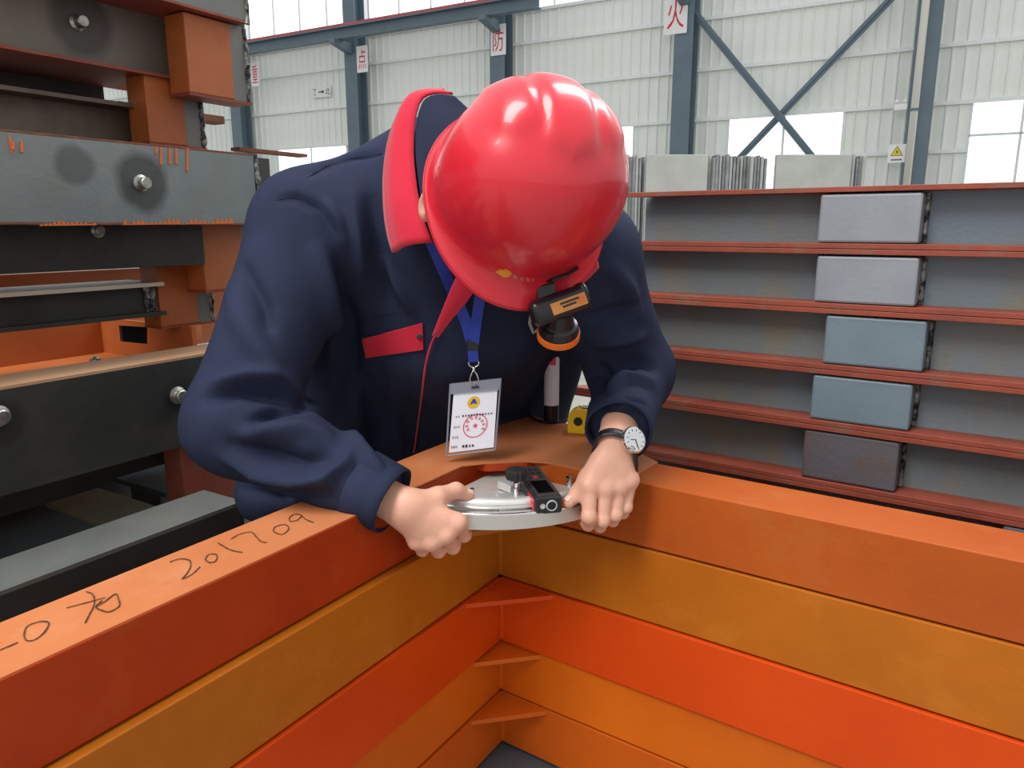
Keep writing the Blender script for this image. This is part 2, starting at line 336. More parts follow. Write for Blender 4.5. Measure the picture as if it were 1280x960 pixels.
PA = dict(
 l1r=mat('red_brown_paint', (178, 86, 26), (166, 76, 24), 5, .5, spec=.22, bump=.2, c3=(172, 96, 44)),
 l1=mat('red_oxide_paint', (172, 58, 14), (156, 50, 14), 5, .5, spec=.22, bump=.2, c3=(164, 72, 30)),
 l2=mat('ochre_paint', (180, 102, 22), (168, 92, 18), 5, .42, spec=.22, bump=.2, c3=(184, 108, 30)),
 l3=mat('bright_red_orange_paint', (210, 74, 12), (198, 66, 12), 4, .42, spec=.22, bump=.15),
 l4=mat('orange_primer', (208, 102, 18), (194, 90, 16), 5, .42, spec=.22, bump=.2),
 l5=mat('dull_orange_paint', (200, 94, 18), (186, 84, 18), 5, .45, spec=.22, bump=.2),
 g=mat('grey_primer', (88, 96, 102), (76, 86, 94), 6, .5, .2, spec=.22, bump=.15))
PA['top'] = mat('dusty_red_oxide', (190, 118, 76), (180, 104, 60), 4, .5, spec=.22, bump=.25, c3=(196, 130, 92))  # top faces: dust tone with glancing reflection painted into the colour
ZL = [.951, .849, .731, .611, .510, .407]
LAB = ['topmost corner frame, red oxide, with chalked digits on its left beam', 'ochre corner frame directly under the topmost red frame', 'bright red-orange corner frame in the middle of the front stack',
       'orange corner frame under the bright red-orange one', 'lowest orange corner frame, dull orange, above the grey ones']
OFF = [(0.0, 0.0), (-.012, -.002), (-.017, -.006), (-.012, -.001), (-.016, -.002)]
GS = [None, (.105, .075), (.105, .105), (.085, .085), (.095, .095)]
frames = []
for i in range(5):
    z1, z0 = ZL[i] - .0015, ZL[i + 1] + .0015
    m = PA['l%d' % (i + 1)]
    fr = thing('corner_frame', CI + UP * z0, LAB[i], 'steel frame', 'painted corner frames in the front stack'); frames.append(fr)
    oL, oR = OFF[i]
    # each arm may stand a little proud of the frame above
    def armo(d, n, off):
        a = [CI + MIT * o + n * off + UP * z for o, z in cprof(z0, z1)]; return MB().loft([a, [p + d * 1.75 for p in a]])
    build('beam', armo(AL, NL, oL), m, fr, bevel=.0015); build('beam', armo(AR, NR, oR), PA['l1r'] if i == 0 else m, fr, bevel=.0015)
    cc = CI + NL * 0 + UP * z1
    if GS[i]:
        inn = np.linalg.solve(np.array([NL[:2], NR[:2]]), np.array([oL, oR])); c = CI + np.array([inn[0], inn[1], 0]) + UP * (z1 - .009)
        build('gusset_plate', MB().prism([c, c + AL * GS[i][0], c + AR * GS[i][1]], UP * .008), m, fr, bevel=.001)
        build('corner_weld', MB().tube([c - UP * (z1 - z0 - .015), c - UP * .001], .005, 6), m, fr)
# corner plate, cut gusset and chalk on the topmost frame
zt = .951; fr = frames[0]
def T(x, y): return onz(x, y, zt)
pl = [CI + AL * .09, CI + AL * .06 + np.array([.02, -.012, 0]), CI + AR * .085 + np.array([-.016, -.006, 0]), CI + AR * .11, CI + AR * .25, CI + AR * .25 + NR * .1, [.155, 1.325, 0], [.035, 1.435, 0], CI + NL * .1 + AL * .0, CI + NL * .1 + AL * .3, CI + AL * .3]
pl = [np.array([p[0], p[1], zt - .0012]) for p in pl]
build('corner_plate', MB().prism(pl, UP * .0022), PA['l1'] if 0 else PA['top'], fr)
build('stiffener', MB().prism([np.array([p[0], p[1], zt - .014]) for p in (CI + AL * .06 + np.array([.02, -.012, 0]), CI + AR * .085 + np.array([-.016, -.006, 0]), CI + AR * .085 + NR * .01, CI + AL * .06 + NL * .01)], UP * .0125), PA['l1'], fr, bevel=.001)
for d, n in ((AL, NL),): build('top_flange_dust_sheen', MB().box(CI + d * .3 + UP * (zt - .0018) + n * .001, d * 1.44, n * (BW - .002), UP * .0013), PA['top'], fr)  # thin layer in the tone of dust and painted-in sheen
bg1 = CI + UP * (ZL[1] + .004)
build('gusset_plate', MB().prism([bg1, bg1 + AL * .1, bg1 + AR * .09], UP * .008), PA['l1'], fr)
def stroke(pts, wd=.0012):
    P = [T(x / 2, 520 + y / 2) + UP * .0006 for x, y in pts]
    Q = spline(P, len(P) * 5); g = []
    for i, q in enumerate(Q):
        tt = unit(Q[min(i + 1, len(Q) - 1)] - Q[max(i - 1, 0)]); nn = np.cross(tt, UP); ww = wd * random.uniform(.6, 1.1); g.append([q - nn * ww / 2, q + nn * ww / 2])
    return MB().sheet(g, .0006, UP)
MT['chalk'] = mat('dark_marker', (70, 44, 34), rough=.8)
for pts in ([(-10, 590), (10, 582), (45, 567)], [(60, 548), (68, 527), (100, 515), (122, 518), (112, 540), (88, 560), (66, 562), (60, 548)], [(166, 481), (215, 468), (263, 455)], [(215, 440), (232, 447), (236, 470), (222, 500), (213, 518)],
            [(238, 478), (258, 468), (288, 446), (296, 458), (298, 476), (275, 490), (258, 488), (240, 478), (256, 462)], [(424, 366), (450, 358), (474, 362), (476, 378), (466, 396), (456, 408), (478, 398), (500, 378)],
            [(513, 360), (520, 348), (538, 346), (543, 352), (538, 364), (524, 367), (513, 360)], [(545, 318), (575, 335), (606, 342)], [(578, 308), (600, 296), (628, 291), (640, 302), (652, 314), (667, 317)], [(683, 288), (688, 278), (712, 272), (722, 282), (708, 296), (692, 294), (683, 288)],
            [(742, 262), (726, 264), (724, 254), (738, 246), (754, 250), (742, 262)], [(754, 250), (766, 260), (784, 267)]):
    build('chalk_mark', stroke(pts), MT['chalk'], fr)
# grey frames below
zz = ZL[5]
for k in range(4):
    z1, z0 = zz - .0015, zz - .1002; zz -= .1017
    fr = thing('corner_frame', CI + UP * z0, ('grey primed corner frame just below the orange ones', 'grey primed corner frame second below the orange ones', 'grey primed corner frame third below the orange ones', 'grey primed corner frame lying on the floor')[k], 'steel frame', 'grey corner frames under the front stack')
    for d in (AL, AR): build('beam', arm(d, cprof(z0, z1), 1.75, .004), PA['g'], fr)
    c = CI + UP * (z1 - .012) - MIT * .0; build('gusset_plate', MB().prism([c, c + AL * .13, c + AR * .13], UP * .01), PA['g'], fr)

# ------------------------------------------------------------------ right-hand stack of H-beams
SR0 = A(1280, 480, 1.16); SR0[2] = 0; SN = NR      # SN points away from the camera
def rpx(x, y, d=0.0): return onplane(x, y, SR0 + SN * d, SN)
def rs(x, y=400, d=0.0): return np.dot(rpx(x, y, d) - SR0, AR)   # along-stack coordinate
zf = [rpx(1280, y)[2] for y in (227, 315, 400, 487, 568, 654)]
print('right flange z', zf)
FW = .12; FT = .009
zfl = zf + [zf[-1] - .109 * k for k in range(1, 12)]
ends = [rs(772), rs(764), rs(770), rs(770), rs(708, 483), rs(760)] + [rs(770)] * 14
blk = [(1024, 1152, 235, 299, 'block_grey'), (1019, 1147, 316, 380, 'block_grey'), (1030, 1157, 391, 458, 'block_teal'), (1014, 1140, 461, 530, 'block_teal'), (1003, 1123, 536, 604, 'block_rust')]
rl = ['topmost rusty H-beam of the right stack with a pale grey block', 'second H-beam from the top in the right stack with grey block', 'third H-beam from the top in the right stack with teal grey block',
      'fourth H-beam from the top in the right stack with teal grey block', 'fifth H-beam of the right stack with a rusty block, just above the orange frame']
SL = 1.2
k = 0
while zfl[k + 1] > .03 and k < 12:
    z1 = zfl[k]; z0 = zfl[k + 1]; e = ends[k]
    lab = rl[k] if k < 5 else 'dark H-beam low in the right stack, below the rusty block'
    hb = thing('h_beam', SR0 + AR * 0 + SN * .06 + UP * z0, lab, 'steel beam', 'H-beams of the right stack')
    # top flange, mitred end; the lower flange belongs to this beam too
    def fl(z, e, tip): return MB().prism([SR0 + AR * SL + UP * z, SR0 + AR * e + UP * z, SR0 + AR * (e + tip) + SN * FW + UP * z, SR0 + AR * SL + SN * FW + UP * z], UP * FT)
    build('flange', fl(z1 - FT, e, .10), MT['primer_red'], hb, bevel=.0008)
    build('flange', fl(z0 + .0008, ends[k + 1], .10), MT['primer_red'], hb, bevel=.0008)
    build('web', MB().box(SR0 + AR * (max(e, ends[k + 1]) + .03) + SN * .055 + UP * (z0 + FT), AR * (SL - e - .05), SN * .01, UP * (z1 - z0 - 2 * FT)), MT['steel_blue'], hb)
    if k < 5:
        xa, xb, ya, yb, bm = blk[k]; a, b = rs(xa, (ya + yb) / 2, .004), rs(xb, (ya + yb) / 2, .004)
        build('block', MB().box(SR0 + AR * a + SN * .004 + UP * (z0 + FT + .002), AR * (b - a), SN * .05, UP * (z1 - z0 - 2 * FT - .005)), MT[bm], hb, bevel=.004)
        for s_ in (a - .003, b + .003): build('weld_bead', MB().tube([SR0 + AR * s_ + SN * .05 + UP * (z0 + FT + q) for q in np.linspace(.003, .085, 9)], [.004 + .0016 * random.random() for _ in range(9)], 6), MT['weld'], hb)
    else:
        build('block', MB().box(SR0 + AR * .0 + SN * .006 + UP * (z0 + FT + .002), AR * .13, SN * .05, UP * (z1 - z0 - 2 * FT - .005)), MT['block_teal'], hb, bevel=.004)
    k += 1
zb = zfl[k]
tm = MT['board']
for s_ in (-.1, .75): tag(build('timber_sleeper', MB().box(SR0 + AR * s_, AR * .1, SN * .14, UP * (zb + .0)), tm, bevel=.004), 'timber sleeper under the %s end of the right stack' % ('far' if s_ < 0 else 'near'), 'timber')

# ------------------------------------------------------------------ left-hand stack
SL0 = np.array([-.545, 1.63, 0]); LU = np.array([math.sin(math.radians(31.5)), math.cos(math.radians(31.5)), 0]); LN = np.array([-LU[1], LU[0], 0])   # LN: away from the camera
def lpx(x, y, d=0.0): return onplane(x, y, SL0 + LN * d, LN)
def ls(x, y=250, d=0.0): return np.dot(lpx(x, y, d) - SL0, LU)
def lz(x, y, d=0.0): return lpx(x, y, d)[2]
FAR = -1.35
def lbox(d, s0, s1, z0, z1, th): return MB().box(SL0 + LN * d + LU * s0 + UP * z0, LU * (s1 - s0), LN * th, UP * (z1 - z0))
def beamL(name, d, s1, z0, z1, lab, webmat, flmat, wid=.14, topf=None, botf=None, proud=0.0, th=.008, s0=FAR, base=None):
    o = thing(name, SL0 + LN * d + LU * (s0 + s1) / 2 + UP * z0, lab, 'steel beam', 'beams of the left stack')
    build('web', lbox(d, s0, s1, z0 + th, z1 - th, .012), webmat, o)
    build('flange', lbox(d - proud, s0, s1 + .0, z1 - th, z1, wid), topf or flmat, o, bevel=.0006)
    build('flange', lbox(d - proud, s0, s1 + .0, z0, z0 + th, wid), botf or flmat, o, bevel=.0006)
    return o
def weldv(par, d, s, z0, z1, r=.006): 
    n = max(6, int((z1 - z0) / .008)); build('weld_bead', MB().tube([SL0 + LN * (d + random.uniform(-.001, .001)) + LU * (s + random.uniform(-.0015, .0015)) + UP * z for z in np.linspace(z0, z1, n)], [r * random.uniform(.7, 1.25) for _ in range(n)], 7), MT['weld'], par)
def stud(par, x, y, d, r=.0105, L=.022):
    c = lpx(x, y, d); build('stud', MB().lathe(c + LN * .004, -LN, [(r * 1.5, 0), (r * 1.45, .006), (r, .009), (r, L), (r * .85, L + .002)], 16), MT['stud'], par, smooth=False)
def stains(lst, d): return [(lpx(x, y, d), r, c, s) for x, y, r, c, s in lst]
# main grey plate beam
zt4, zb4 = lz(160, 177), lz(160, 281)
dk = (58, 60, 58)
mmain = mat('mill_steel_main', (126, 133, 132), (110, 118, 118), 4, .45, .25, bump=.2, c3=(122, 124, 118), stains=stains([(178, 228, .055, dk, .8), (94, 206, .035, dk, .55)], 0))
mB = beamL('steel_beam', 0.0, ls(319, 230), zb4, zt4, 'blue grey steel beam with welded stud and orange paint drips, left stack at mid height', mmain, MT['rust'], wid=.16, th=.004)
stud(mB, 176, 229, 0); weldv(mB, .002, ls(323, 230), zb4, zt4); weldv(mB, .03, ls(331, 230), zb4 + .01, zt4)
build('end_plate', lbox(.004, ls(319, 230), ls(340, 230), zb4, zt4 - .006, .14), MT['steel_dark'], mB)
build('drip', lbox(-.0008, ls(10, 170), ls(13.5, 170), lz(12, 191), lz(12, 170), .001), MT['orange_drip'], mB)
for x, y in ((27, 190), (195, 192), (201, 206), (212, 205), (220, 205), (234, 214), (16, 187)):
    build('drip', MB().tube([lpx(x, lz and 176 + x * .04, -.0004), lpx(x, y, -.0004)], [.0022, .0026], 6), MT['orange_drip'], mB)
m = MB()
for x in np.arange(52, 292, 5.5):
    if 118 < x < 155: continue
    hh = random.uniform(1.5, 7); m.add([lpx(x - 3, 283 - x * .012, -.0006), lpx(x + 3, 283 - x * .012, -.0006), lpx(x + 1.5, 283 - hh - x * .012, -.0006), lpx(x - 1.5, 283 - hh - x * .012, -.0006)], [(0, 1, 2, 3)])
o = build('paint_edge', m, MT['orange_drip'], mB, fix=False)
bar = build('rusty_bar', lbox(.09, ls(300, 190, .09), ls(384, 191, .09), lz(350, 193, .09), lz(350, 189, .09), .03), MT['rust'], mB)
# post helper: orange web box with grey end and weld
def post(d, x0, xm, x1, y0, y1, lab, xr=None):
    xm_ = (x0 + x1) / 2; z1, z0 = lz(xm_, y0, d), lz(xm_, y1, d); ym = (y0 + y1) / 2
    s0, sm, s1 = ls(x0, ym, d), ls(xm, ym, d), ls(x1, ym, d)
    o = thing('spacer_post', SL0 + LN * d + LU * (s0 + s1) / 2 + UP * z0, lab, 'steel block', 'orange spacer posts in the left stack')
    build('face_plate', lbox(d, s0, sm, z0, z1, .06), MT['orange_paint'], o, bevel=.002); build('end_plate', lbox(d + .001, sm, s1 - .012, z0, z1, .06), MT['steel_grey'], o)
    weldv(o, d + .004, s1 - .008, z0 + .002, z1 - .002, .007); build('end_flange', lbox(d + .006, s1 - .006, s1, z0 - .004, z1, .05), MT['steel_brown'], o)
    build('bottom_edge', lbox(d + .001, s0, s1, z0 - .005, z0, .06), MT['primer_red'], o); return o
# topmost beam
z1b = lz(270, 19, -.02)
tb = beamL('steel_beam', -.02, ls(308, 15, -.02), z1b, z1b + .16, 'topmost grey beam of the left stack, cut by the top of the photo', MT['steel_grey'], MT['primer_red'], wid=.16, th=.005)
weldv(tb, -.018, ls(309, 15, -.02), z1b, z1b + .16)
post(.0, 234, 290, 312, 26, 121, 'uppermost orange spacer post beside the far column')
d2 = .09
z20 = lz(120, 83, d2); z21 = z20 + .17
mst2 = mat('mill_steel_second', (122, 113, 102), (106, 99, 91), 4, .45, .25, bump=.2, stains=stains([(100, 28, .062, (62, 58, 54), .8)], d2))
b2 = beamL('steel_beam', d2, ls(234, 95, d2), z20 - .004, z21, 'brown grey beam with a stud in a dark heat mark at upper left', mst2, MT['primer_red'], wid=.20, proud=.03, th=.006)
stud(b2, 97, 28, d2)
post(.07, 184, 231, 256, 99, 181, 'second orange spacer post standing on the blue grey beam')
d3 = .16
b3 = beamL('steel_beam', d3, ls(172, 140, d3), zt4 + .004, lz(90, 124, d3), 'dark brown beam behind the blue grey beam, upper left', MT['steel_brown'], MT['steel_brown'], wid=.2, proud=.05)
weldv(b3, d3 - .002, ls(170, 155, d3), lz(90, 168, d3), lz(90, 130, d3), .008)
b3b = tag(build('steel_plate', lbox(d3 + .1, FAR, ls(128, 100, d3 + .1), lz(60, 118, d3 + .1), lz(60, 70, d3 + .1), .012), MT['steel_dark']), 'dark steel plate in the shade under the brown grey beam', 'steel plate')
build('bar_end', lbox(d3 + .1, ls(150, 148, d3 + .1), ls(281, 148, d3 + .1), lz(265, 153, d3 + .1), lz(265, 143, d3 + .1), .04), MT['rust'], b3, bevel=.002)
# under the main beam
d5 = .07
z50, z51 = lz(120, 337, d5), zb4 - .0002
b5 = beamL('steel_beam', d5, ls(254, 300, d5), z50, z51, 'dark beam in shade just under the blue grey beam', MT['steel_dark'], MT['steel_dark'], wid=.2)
stud(b5, 122, 288, d5, .009, .014)
post(.075, 254, 304, 330, 280.5, 361, 'third orange spacer post, next to the man\'s sleeve')
post(.14, 198, 247, 268, 331, 405, 'fourth orange spacer post, standing in the orange tray')
d6 = .14
b6 = beamL('steel_beam', d6, ls(196, 370, d6), lz(100, 403, d6), lz(100, 358, d6), 'dark beam with pale top flange, left of the fourth post', MT['steel_dark'], MT['steel_dark'], wid=.13, topf=MT['cream'], proud=.03)  # top flange much paler than the web
weldv(b6, d6 - .002, ls(190, 380, d6), lz(190, 396, d6), lz(190, 356, d6), .007); weldv(b6, d6 - .002, ls(184, 380, d6), lz(190, 396, d6), lz(190, 356, d6), .007)
op = thing('orange_beam', SL0 + LN * .62 + UP * lz(100, 415, .3), 'orange beam on the far side of the left stack', 'steel beam')
zi = lz(130, 462, .0)
build('web', lbox(.6, FAR, ls(330, 380, .6), lz(100, 425, .3) - .1, lz(60, 338, .6), .02), MT['orange_paint'], op)
build('flange', lbox(.5, FAR, ls(330, 380, .6), lz(60, 338, .6), lz(60, 338, .6) + .006, .1), MT['cream'], op)
b7z1, b7z0 = lz(130, 462), lz(120, 588)
mst7 = mat('mill_steel_seventh', (62, 64, 62), (52, 53, 50), 4, .5, .3, bump=.2, c3=(74, 68, 60), stains=stains([(224, 494, .035, (40, 40, 38), .8), (2, 530, .04, (44, 42, 40), .7)], 0))
b7 = beamL('steel_beam', 0.0, ls(300, 480), b7z0, b7z1, 'long dark beam with pale dusty top and bright stud beside the man\'s elbow', mst7, MT['steel_dark'], wid=.105, topf=MT['tan_top'], th=.006)
stud(b7, 222, 494, 0, .012, .02); stud(b7, -2, 520, 0, .012, .02); stud(b7, 120, 452 + 0, .25, .008, .01)
tray = thing('orange_tray', SL0 + LN * .2 + UP * (b7z1 - .1), 'orange painted tray inside the left stack with dark slots', 'tray')
zt7 = b7z1 - .045
build('tray_floor', lbox(.105, FAR, ls(300, 440, .1), zt7 - .008, zt7, .38), MT['orange_paint'], tray)
build('tray_side', lbox(.45, FAR, ls(300, 440, .3), zt7, zt7 + .09, .012), MT['orange_paint'], tray)
build('tray_end', lbox(.105, ls(190, 420, .25), ls(190, 420, .25) + .01, zt7, zt7 + .085, .35), MT['orange_paint'], tray)
for (x0, x1, y0, y1) in ((152, 184, 407, 430),): build('slot', MB().add([lpx(x0, y0, .2), lpx(x1, y0 + 2, .2), lpx(x1, y1, .2), lpx(x0 + 2, y1 - 3, .2)], [(0, 1, 2, 3)]).prism([lpx(x0, y0, .2), lpx(x1, y0 + 2, .2), lpx(x1, y1, .2), lpx(x0 + 2, y1 - 3, .2)], LN * .01), MT['teal_plate'], tray)
# low part of the left stack
d8 = -.13
z81 = lz(150, 683, d8); z80 = z81 - .13
b8 = beamL('steel_beam', d8, ls(303, 625, d8), z80, z81, 'low grey beam between the left stack and the orange frame', MT['steel_dark'], MT['steel_grey'], wid=.12, th=.008)
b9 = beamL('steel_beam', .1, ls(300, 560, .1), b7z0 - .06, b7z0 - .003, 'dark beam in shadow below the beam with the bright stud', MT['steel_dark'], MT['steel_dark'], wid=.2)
lowp = thing('spacer_post', SL0 + LU * ls(250, 580, .12) + UP * z81, 'red brown post in the shade behind the man\'s elbow', 'steel block')
build('post', lbox(.02, ls(228, 590, .02), ls(300, 590, .02), z81 - .1, b7z0 - .003, .06), MT['primer_red'], lowp, bevel=.002)
for (x0, x1, y, d, mt, lab) in ((-60, 104, 640, .16, 'teal_plate', 'dark teal plate lying left in the lower gap of the left stack'), (165, 228, 620, .3, 'teal_plate', 'dark teal plate lying right in the lower gap of the left stack'), (112, 180, 640, .16, 'board', 'pale board lying in the lower gap of the left stack')):
    z = z81 - .05; s0, s1 = ls(x0, y, d), ls(x1, y, d)
    tag(build('plate', lbox(d - .13, s0, s1, z - .012, z, .3), MT[mt], bevel=.001), lab, 'plate')
for k, (dd, s_) in enumerate(((-.06, -.05), (-.06, -.9), (.28, -.05), (.28, -.9))):
    cb = build('stack_leg', lbox(dd, s_ - .06, s_ + .06, .0, (z80 if dd < 0 else z81 - .062), .12), MT['steel_dark'], bevel=.003); tag(cb, ('dark support block under the near right', 'dark support block under the near left', 'dark support block under the rear right', 'dark support block under the rear left')[k] + ' part of the left stack', 'support')
beamL('steel_beam', .48, ls(330, 600, .48), .005, b7z0 - .01, 'added dark backing beam standing in for shade at the back of the left stack', MT['steel_dark'], MT['steel_dark'], wid=.1)  # added dark backing: stands in for deep shade, hides the bright floor
# ------------------------------------------------------------------ soft shapes: distance field -> one continuous skin
def cone(P, a, b, ra, rb, flat=None):
    a, b = np.array(a, np.float32), np.array(b, np.float32); ba = b - a; q = P - a
    h = np.clip((q @ ba) / max(float(ba @ ba), 1e-9), 0, 1); q = q - h[..., None] * ba
    if flat is not None:
        d, k = np.array(unit(flat[0]), np.float32), flat[1]; c = q @ d; d2 = (q * q).sum(-1) - c * c + (c * k) ** 2
    else: d2 = (q * q).sum(-1)
    return np.sqrt(np.maximum(d2, 1e-12)) - (ra + (rb - ra) * h)
def ell(P, c, R, rad):          # R rows: axes
    q = (P - np.array(c, np.float32)) @ np.array(R, np.float32).T; q = q / np.array(rad, np.float32)
    k = np.sqrt((q * q).sum(-1)); return (k - 1) * float(min(rad))
def smin(a, b, k):
    h = np.clip(.5 + .5 * (b - a) / k, 0, 1); return b + (a - b) * h - k * h * (1 - h)
def nets(fn, lo, hi, h):
    lo, hi = np.array(lo), np.array(hi); n = np.ceil((hi - lo) / h).astype(int) + 1
    ax = [(lo[i] + h * np.arange(n[i])).astype(np.float32) for i in range(3)]
    D = np.empty(tuple(n), np.float32)
    for i0 in range(0, n[0], 24):       # slabs, to spare memory
        G = np.stack(np.meshgrid(ax[0][i0:i0 + 24], ax[1], ax[2], indexing='ij'), -1); D[i0:i0 + 24] = fn(G)
    S = D < 0; c = tuple(m - 1 for m in n); cnt = np.zeros(c, np.int8); acc = np.zeros(c + (3,), np.float32)
    def corner(o): return tuple(slice(o[i], o[i] + c[i]) for i in range(3))
    offs = [(i, j, k) for i in (0, 1) for j in (0, 1) for k in (0, 1)]
    mixed = np.zeros(c, bool); first = S[corner((0, 0, 0))]
    for o in offs: mixed |= S[corner(o)] != first
    ids = np.argwhere(mixed); I = tuple(ids.T); acc = np.zeros((len(ids), 3)); cnt = np.zeros(len(ids))
    for o in offs:
        for a in range(3):
            if o[a]: continue
            p = list(o); p[a] = 1; d0 = D[tuple(ids[:, q] + o[q] for q in range(3))]; d1 = D[tuple(ids[:, q] + p[q] for q in range(3))]
            x = (d0 < 0) != (d1 < 0); t = np.where(x, d0 / np.where(x, d0 - d1, 1), 0); pos = np.tile(np.array(o, float), (len(ids), 1)); pos[:, a] += t
            acc += pos * x[:, None]; cnt += x
    V = lo + h * (ids + acc / cnt[:, None]); idx = -np.ones(c, np.int64); idx[I] = np.arange(len(ids)); Q = []
    for a in range(3):
        b, d = (a + 1) % 3, (a + 2) % 3
        s0 = [slice(None)] * 3; s1 = [slice(None)] * 3; s0[a] = slice(0, n[a] - 1); s1[a] = slice(1, n[a])
        for q in (b, d): s0[q] = slice(1, n[q] - 1); s1[q] = slice(1, n[q] - 1)
        x0, x1 = S[tuple(s0)], S[tuple(s1)]; e = np.argwhere(x0 != x1); sg = x0[tuple(e.T)]; e[:, b] += 1; e[:, d] += 1
        def cell(db, dd): r = e.copy(); r[:, b] -= db; r[:, d] -= dd; return idx[tuple(r.T)]
        q = np.stack([cell(1, 1), cell(0, 1), cell(0, 0), cell(1, 0)], 1); q[~sg] = q[~sg][:, ::-1]; Q.append(q)
    return V, np.concatenate(Q)
def relax(V, F, it=2, lam=.5):
    n = len(V); e = np.concatenate([F[:, [0, 1]], F[:, [1, 2]], F[:, [2, 3]], F[:, [3, 0]]]); V = V.copy()
    deg = np.bincount(e[:, 0], minlength=n) + np.bincount(e[:, 1], minlength=n)
    for _ in range(it):
        s = np.zeros_like(V)
        for a in range(3): s[:, a] = np.bincount(e[:, 0], V[e[:, 1], a], n) + np.bincount(e[:, 1], V[e[:, 0], a], n)
        V += lam * (s / np.maximum(deg, 1)[:, None] - V)
    return V
def vnorm(V, F):
    fn = np.cross(V[F[:, 2]] - V[F[:, 0]], V[F[:, 3]] - V[F[:, 1]]); N = np.zeros_like(V)
    for k in range(4):
        for a in range(3): N[:, a] += np.bincount(F[:, k], fn[:, a], len(V))
    return N / (np.linalg.norm(N, axis=1, keepdims=True) + 1e-12)
def npmb(V, F): m = MB(); m.v = [tuple(p) for p in V]; m.f = [tuple(int(i) for i in q) for q in F]; return m

MT['skin'] = mat('skin', (226, 176, 152), (218, 162, 138), 22, .48, bump=.25, bscale=420, sss=.25, c3=(224, 168, 146))
MT['navy'] = mat('navy_cloth', (40, 47, 71), (33, 40, 61), 6, .85, bump=.35, bscale=700, spec=.2)
MT['navy_dark'] = mat('navy_lining', (38, 44, 66), (32, 38, 58), 8, .85, bump=.3, bscale=700, spec=.2)
MT['red_cloth'] = mat('red_cloth', (206, 34, 62), (196, 28, 54), 8, .8, bump=.3, bscale=700, spec=.25, sheen=.2)
MT['trouser'] = mat('trouser_cloth', (38, 44, 70), (32, 38, 62), 6, .85, bump=.35, bscale=600, spec=.2)
MT['boot'] = mat('boot_leather', (30, 29, 30), (40, 38, 36), 20, .5, bump=.4)
MT['hair'] = mat('black_hair', (20, 18, 18), rough=.45)
MT['nail'] = mat('nail', (232, 190, 176), rough=.3)
MT['red_shell'] = mat('red_shell', (212, 36, 52), (206, 34, 50), 5, .3, coat=.4)
# ------------------------------------------------------------------ pose
HN = unit([.35, -.86, .36]); HF0 = np.array([-.12, 0, -1.]); HF = unit(HF0 - HN * np.dot(HF0, HN)); HR = np.cross(HF, HN)
HO = A(655, 241, .985)
def H(x, y, z): return HO + HR * x + HF * y + HN * z      # x: wearer's right, y: front, z: crown
neck = A(578, 200, 1.15)
shR, elR, wrR = A(388, 285, 1.20), A(296, 530, 1.03), A(505, 634, .945)
shL, elL, wrL = A(728, 320, 1.17), A(790, 466, 1.23), A(771, 550, 1.025)
pel, wai, che, upc = np.array([-.14, 1.60, .86]), np.array([-.13, 1.53, 1.02]), np.array([-.115, 1.335, 1.22]), np.array([-.12, 1.24, 1.34])
person = thing('person', (pel[0], pel[1], 0), 'person in navy jacket with red collar bending over the orange frame, gripping the gauge', 'person')
# ---- skin: head and neck
def f_head(P):
    R = np.array([HR, HF, HN])
    d = ell(P, H(0, -.005, .02), R, (.088, .094, .088))
    d = smin(d, cone(P, H(0, .045, -.045), H(0, .062, -.112), .052, .028), .035)
    d = smin(d, cone(P, H(-.06, .04, -.078), H(.06, .04, -.078), .036, .036), .02)
    d = smin(d, cone(P, H(0, .094, -.02), H(0, .112, -.058), .008, .013), .012)
    d = smin(d, cone(P, H(-.045, .078, -.008), H(.045, .078, -.008), .012, .012), .012)     # brow
    d = smin(d, cone(P, H(-.02, .088, -.088), H(.02, .088, -.088), .0075, .0075), .006)     # lips
    for s in (-1, 1):
        d = np.maximum(d, -cone(P, H(s * .032, .098, -.027), H(s * .034, .096, -.027), .013, .012))
        d = np.minimum(d, cone(P, H(s * .032, .078, -.027), H(s * .032, .079, -.027), .013, .013))
        e = ell(P, H(s * .107, .002, -.066), R, (.014, .022, .034)); e = np.maximum(e, -ell(P, H(s * .121, .008, -.06), R, (.007, .012, .020))); d = smin(d, e, .006)
    d = smin(d, cone(P, H(0, -.035, -.045), neck, .056, .06), .03)
    return smin(d, cone(P, neck, (shR + shL) / 2 + np.array([0, .06, -.05]), .06, .085), .03)
V, F = nets(f_head, HO + [-.26, -.16, -.24], HO + [.2, .42, .2], .0042); V = relax(V, F, 2, .4); SV, SF = [V], [F]
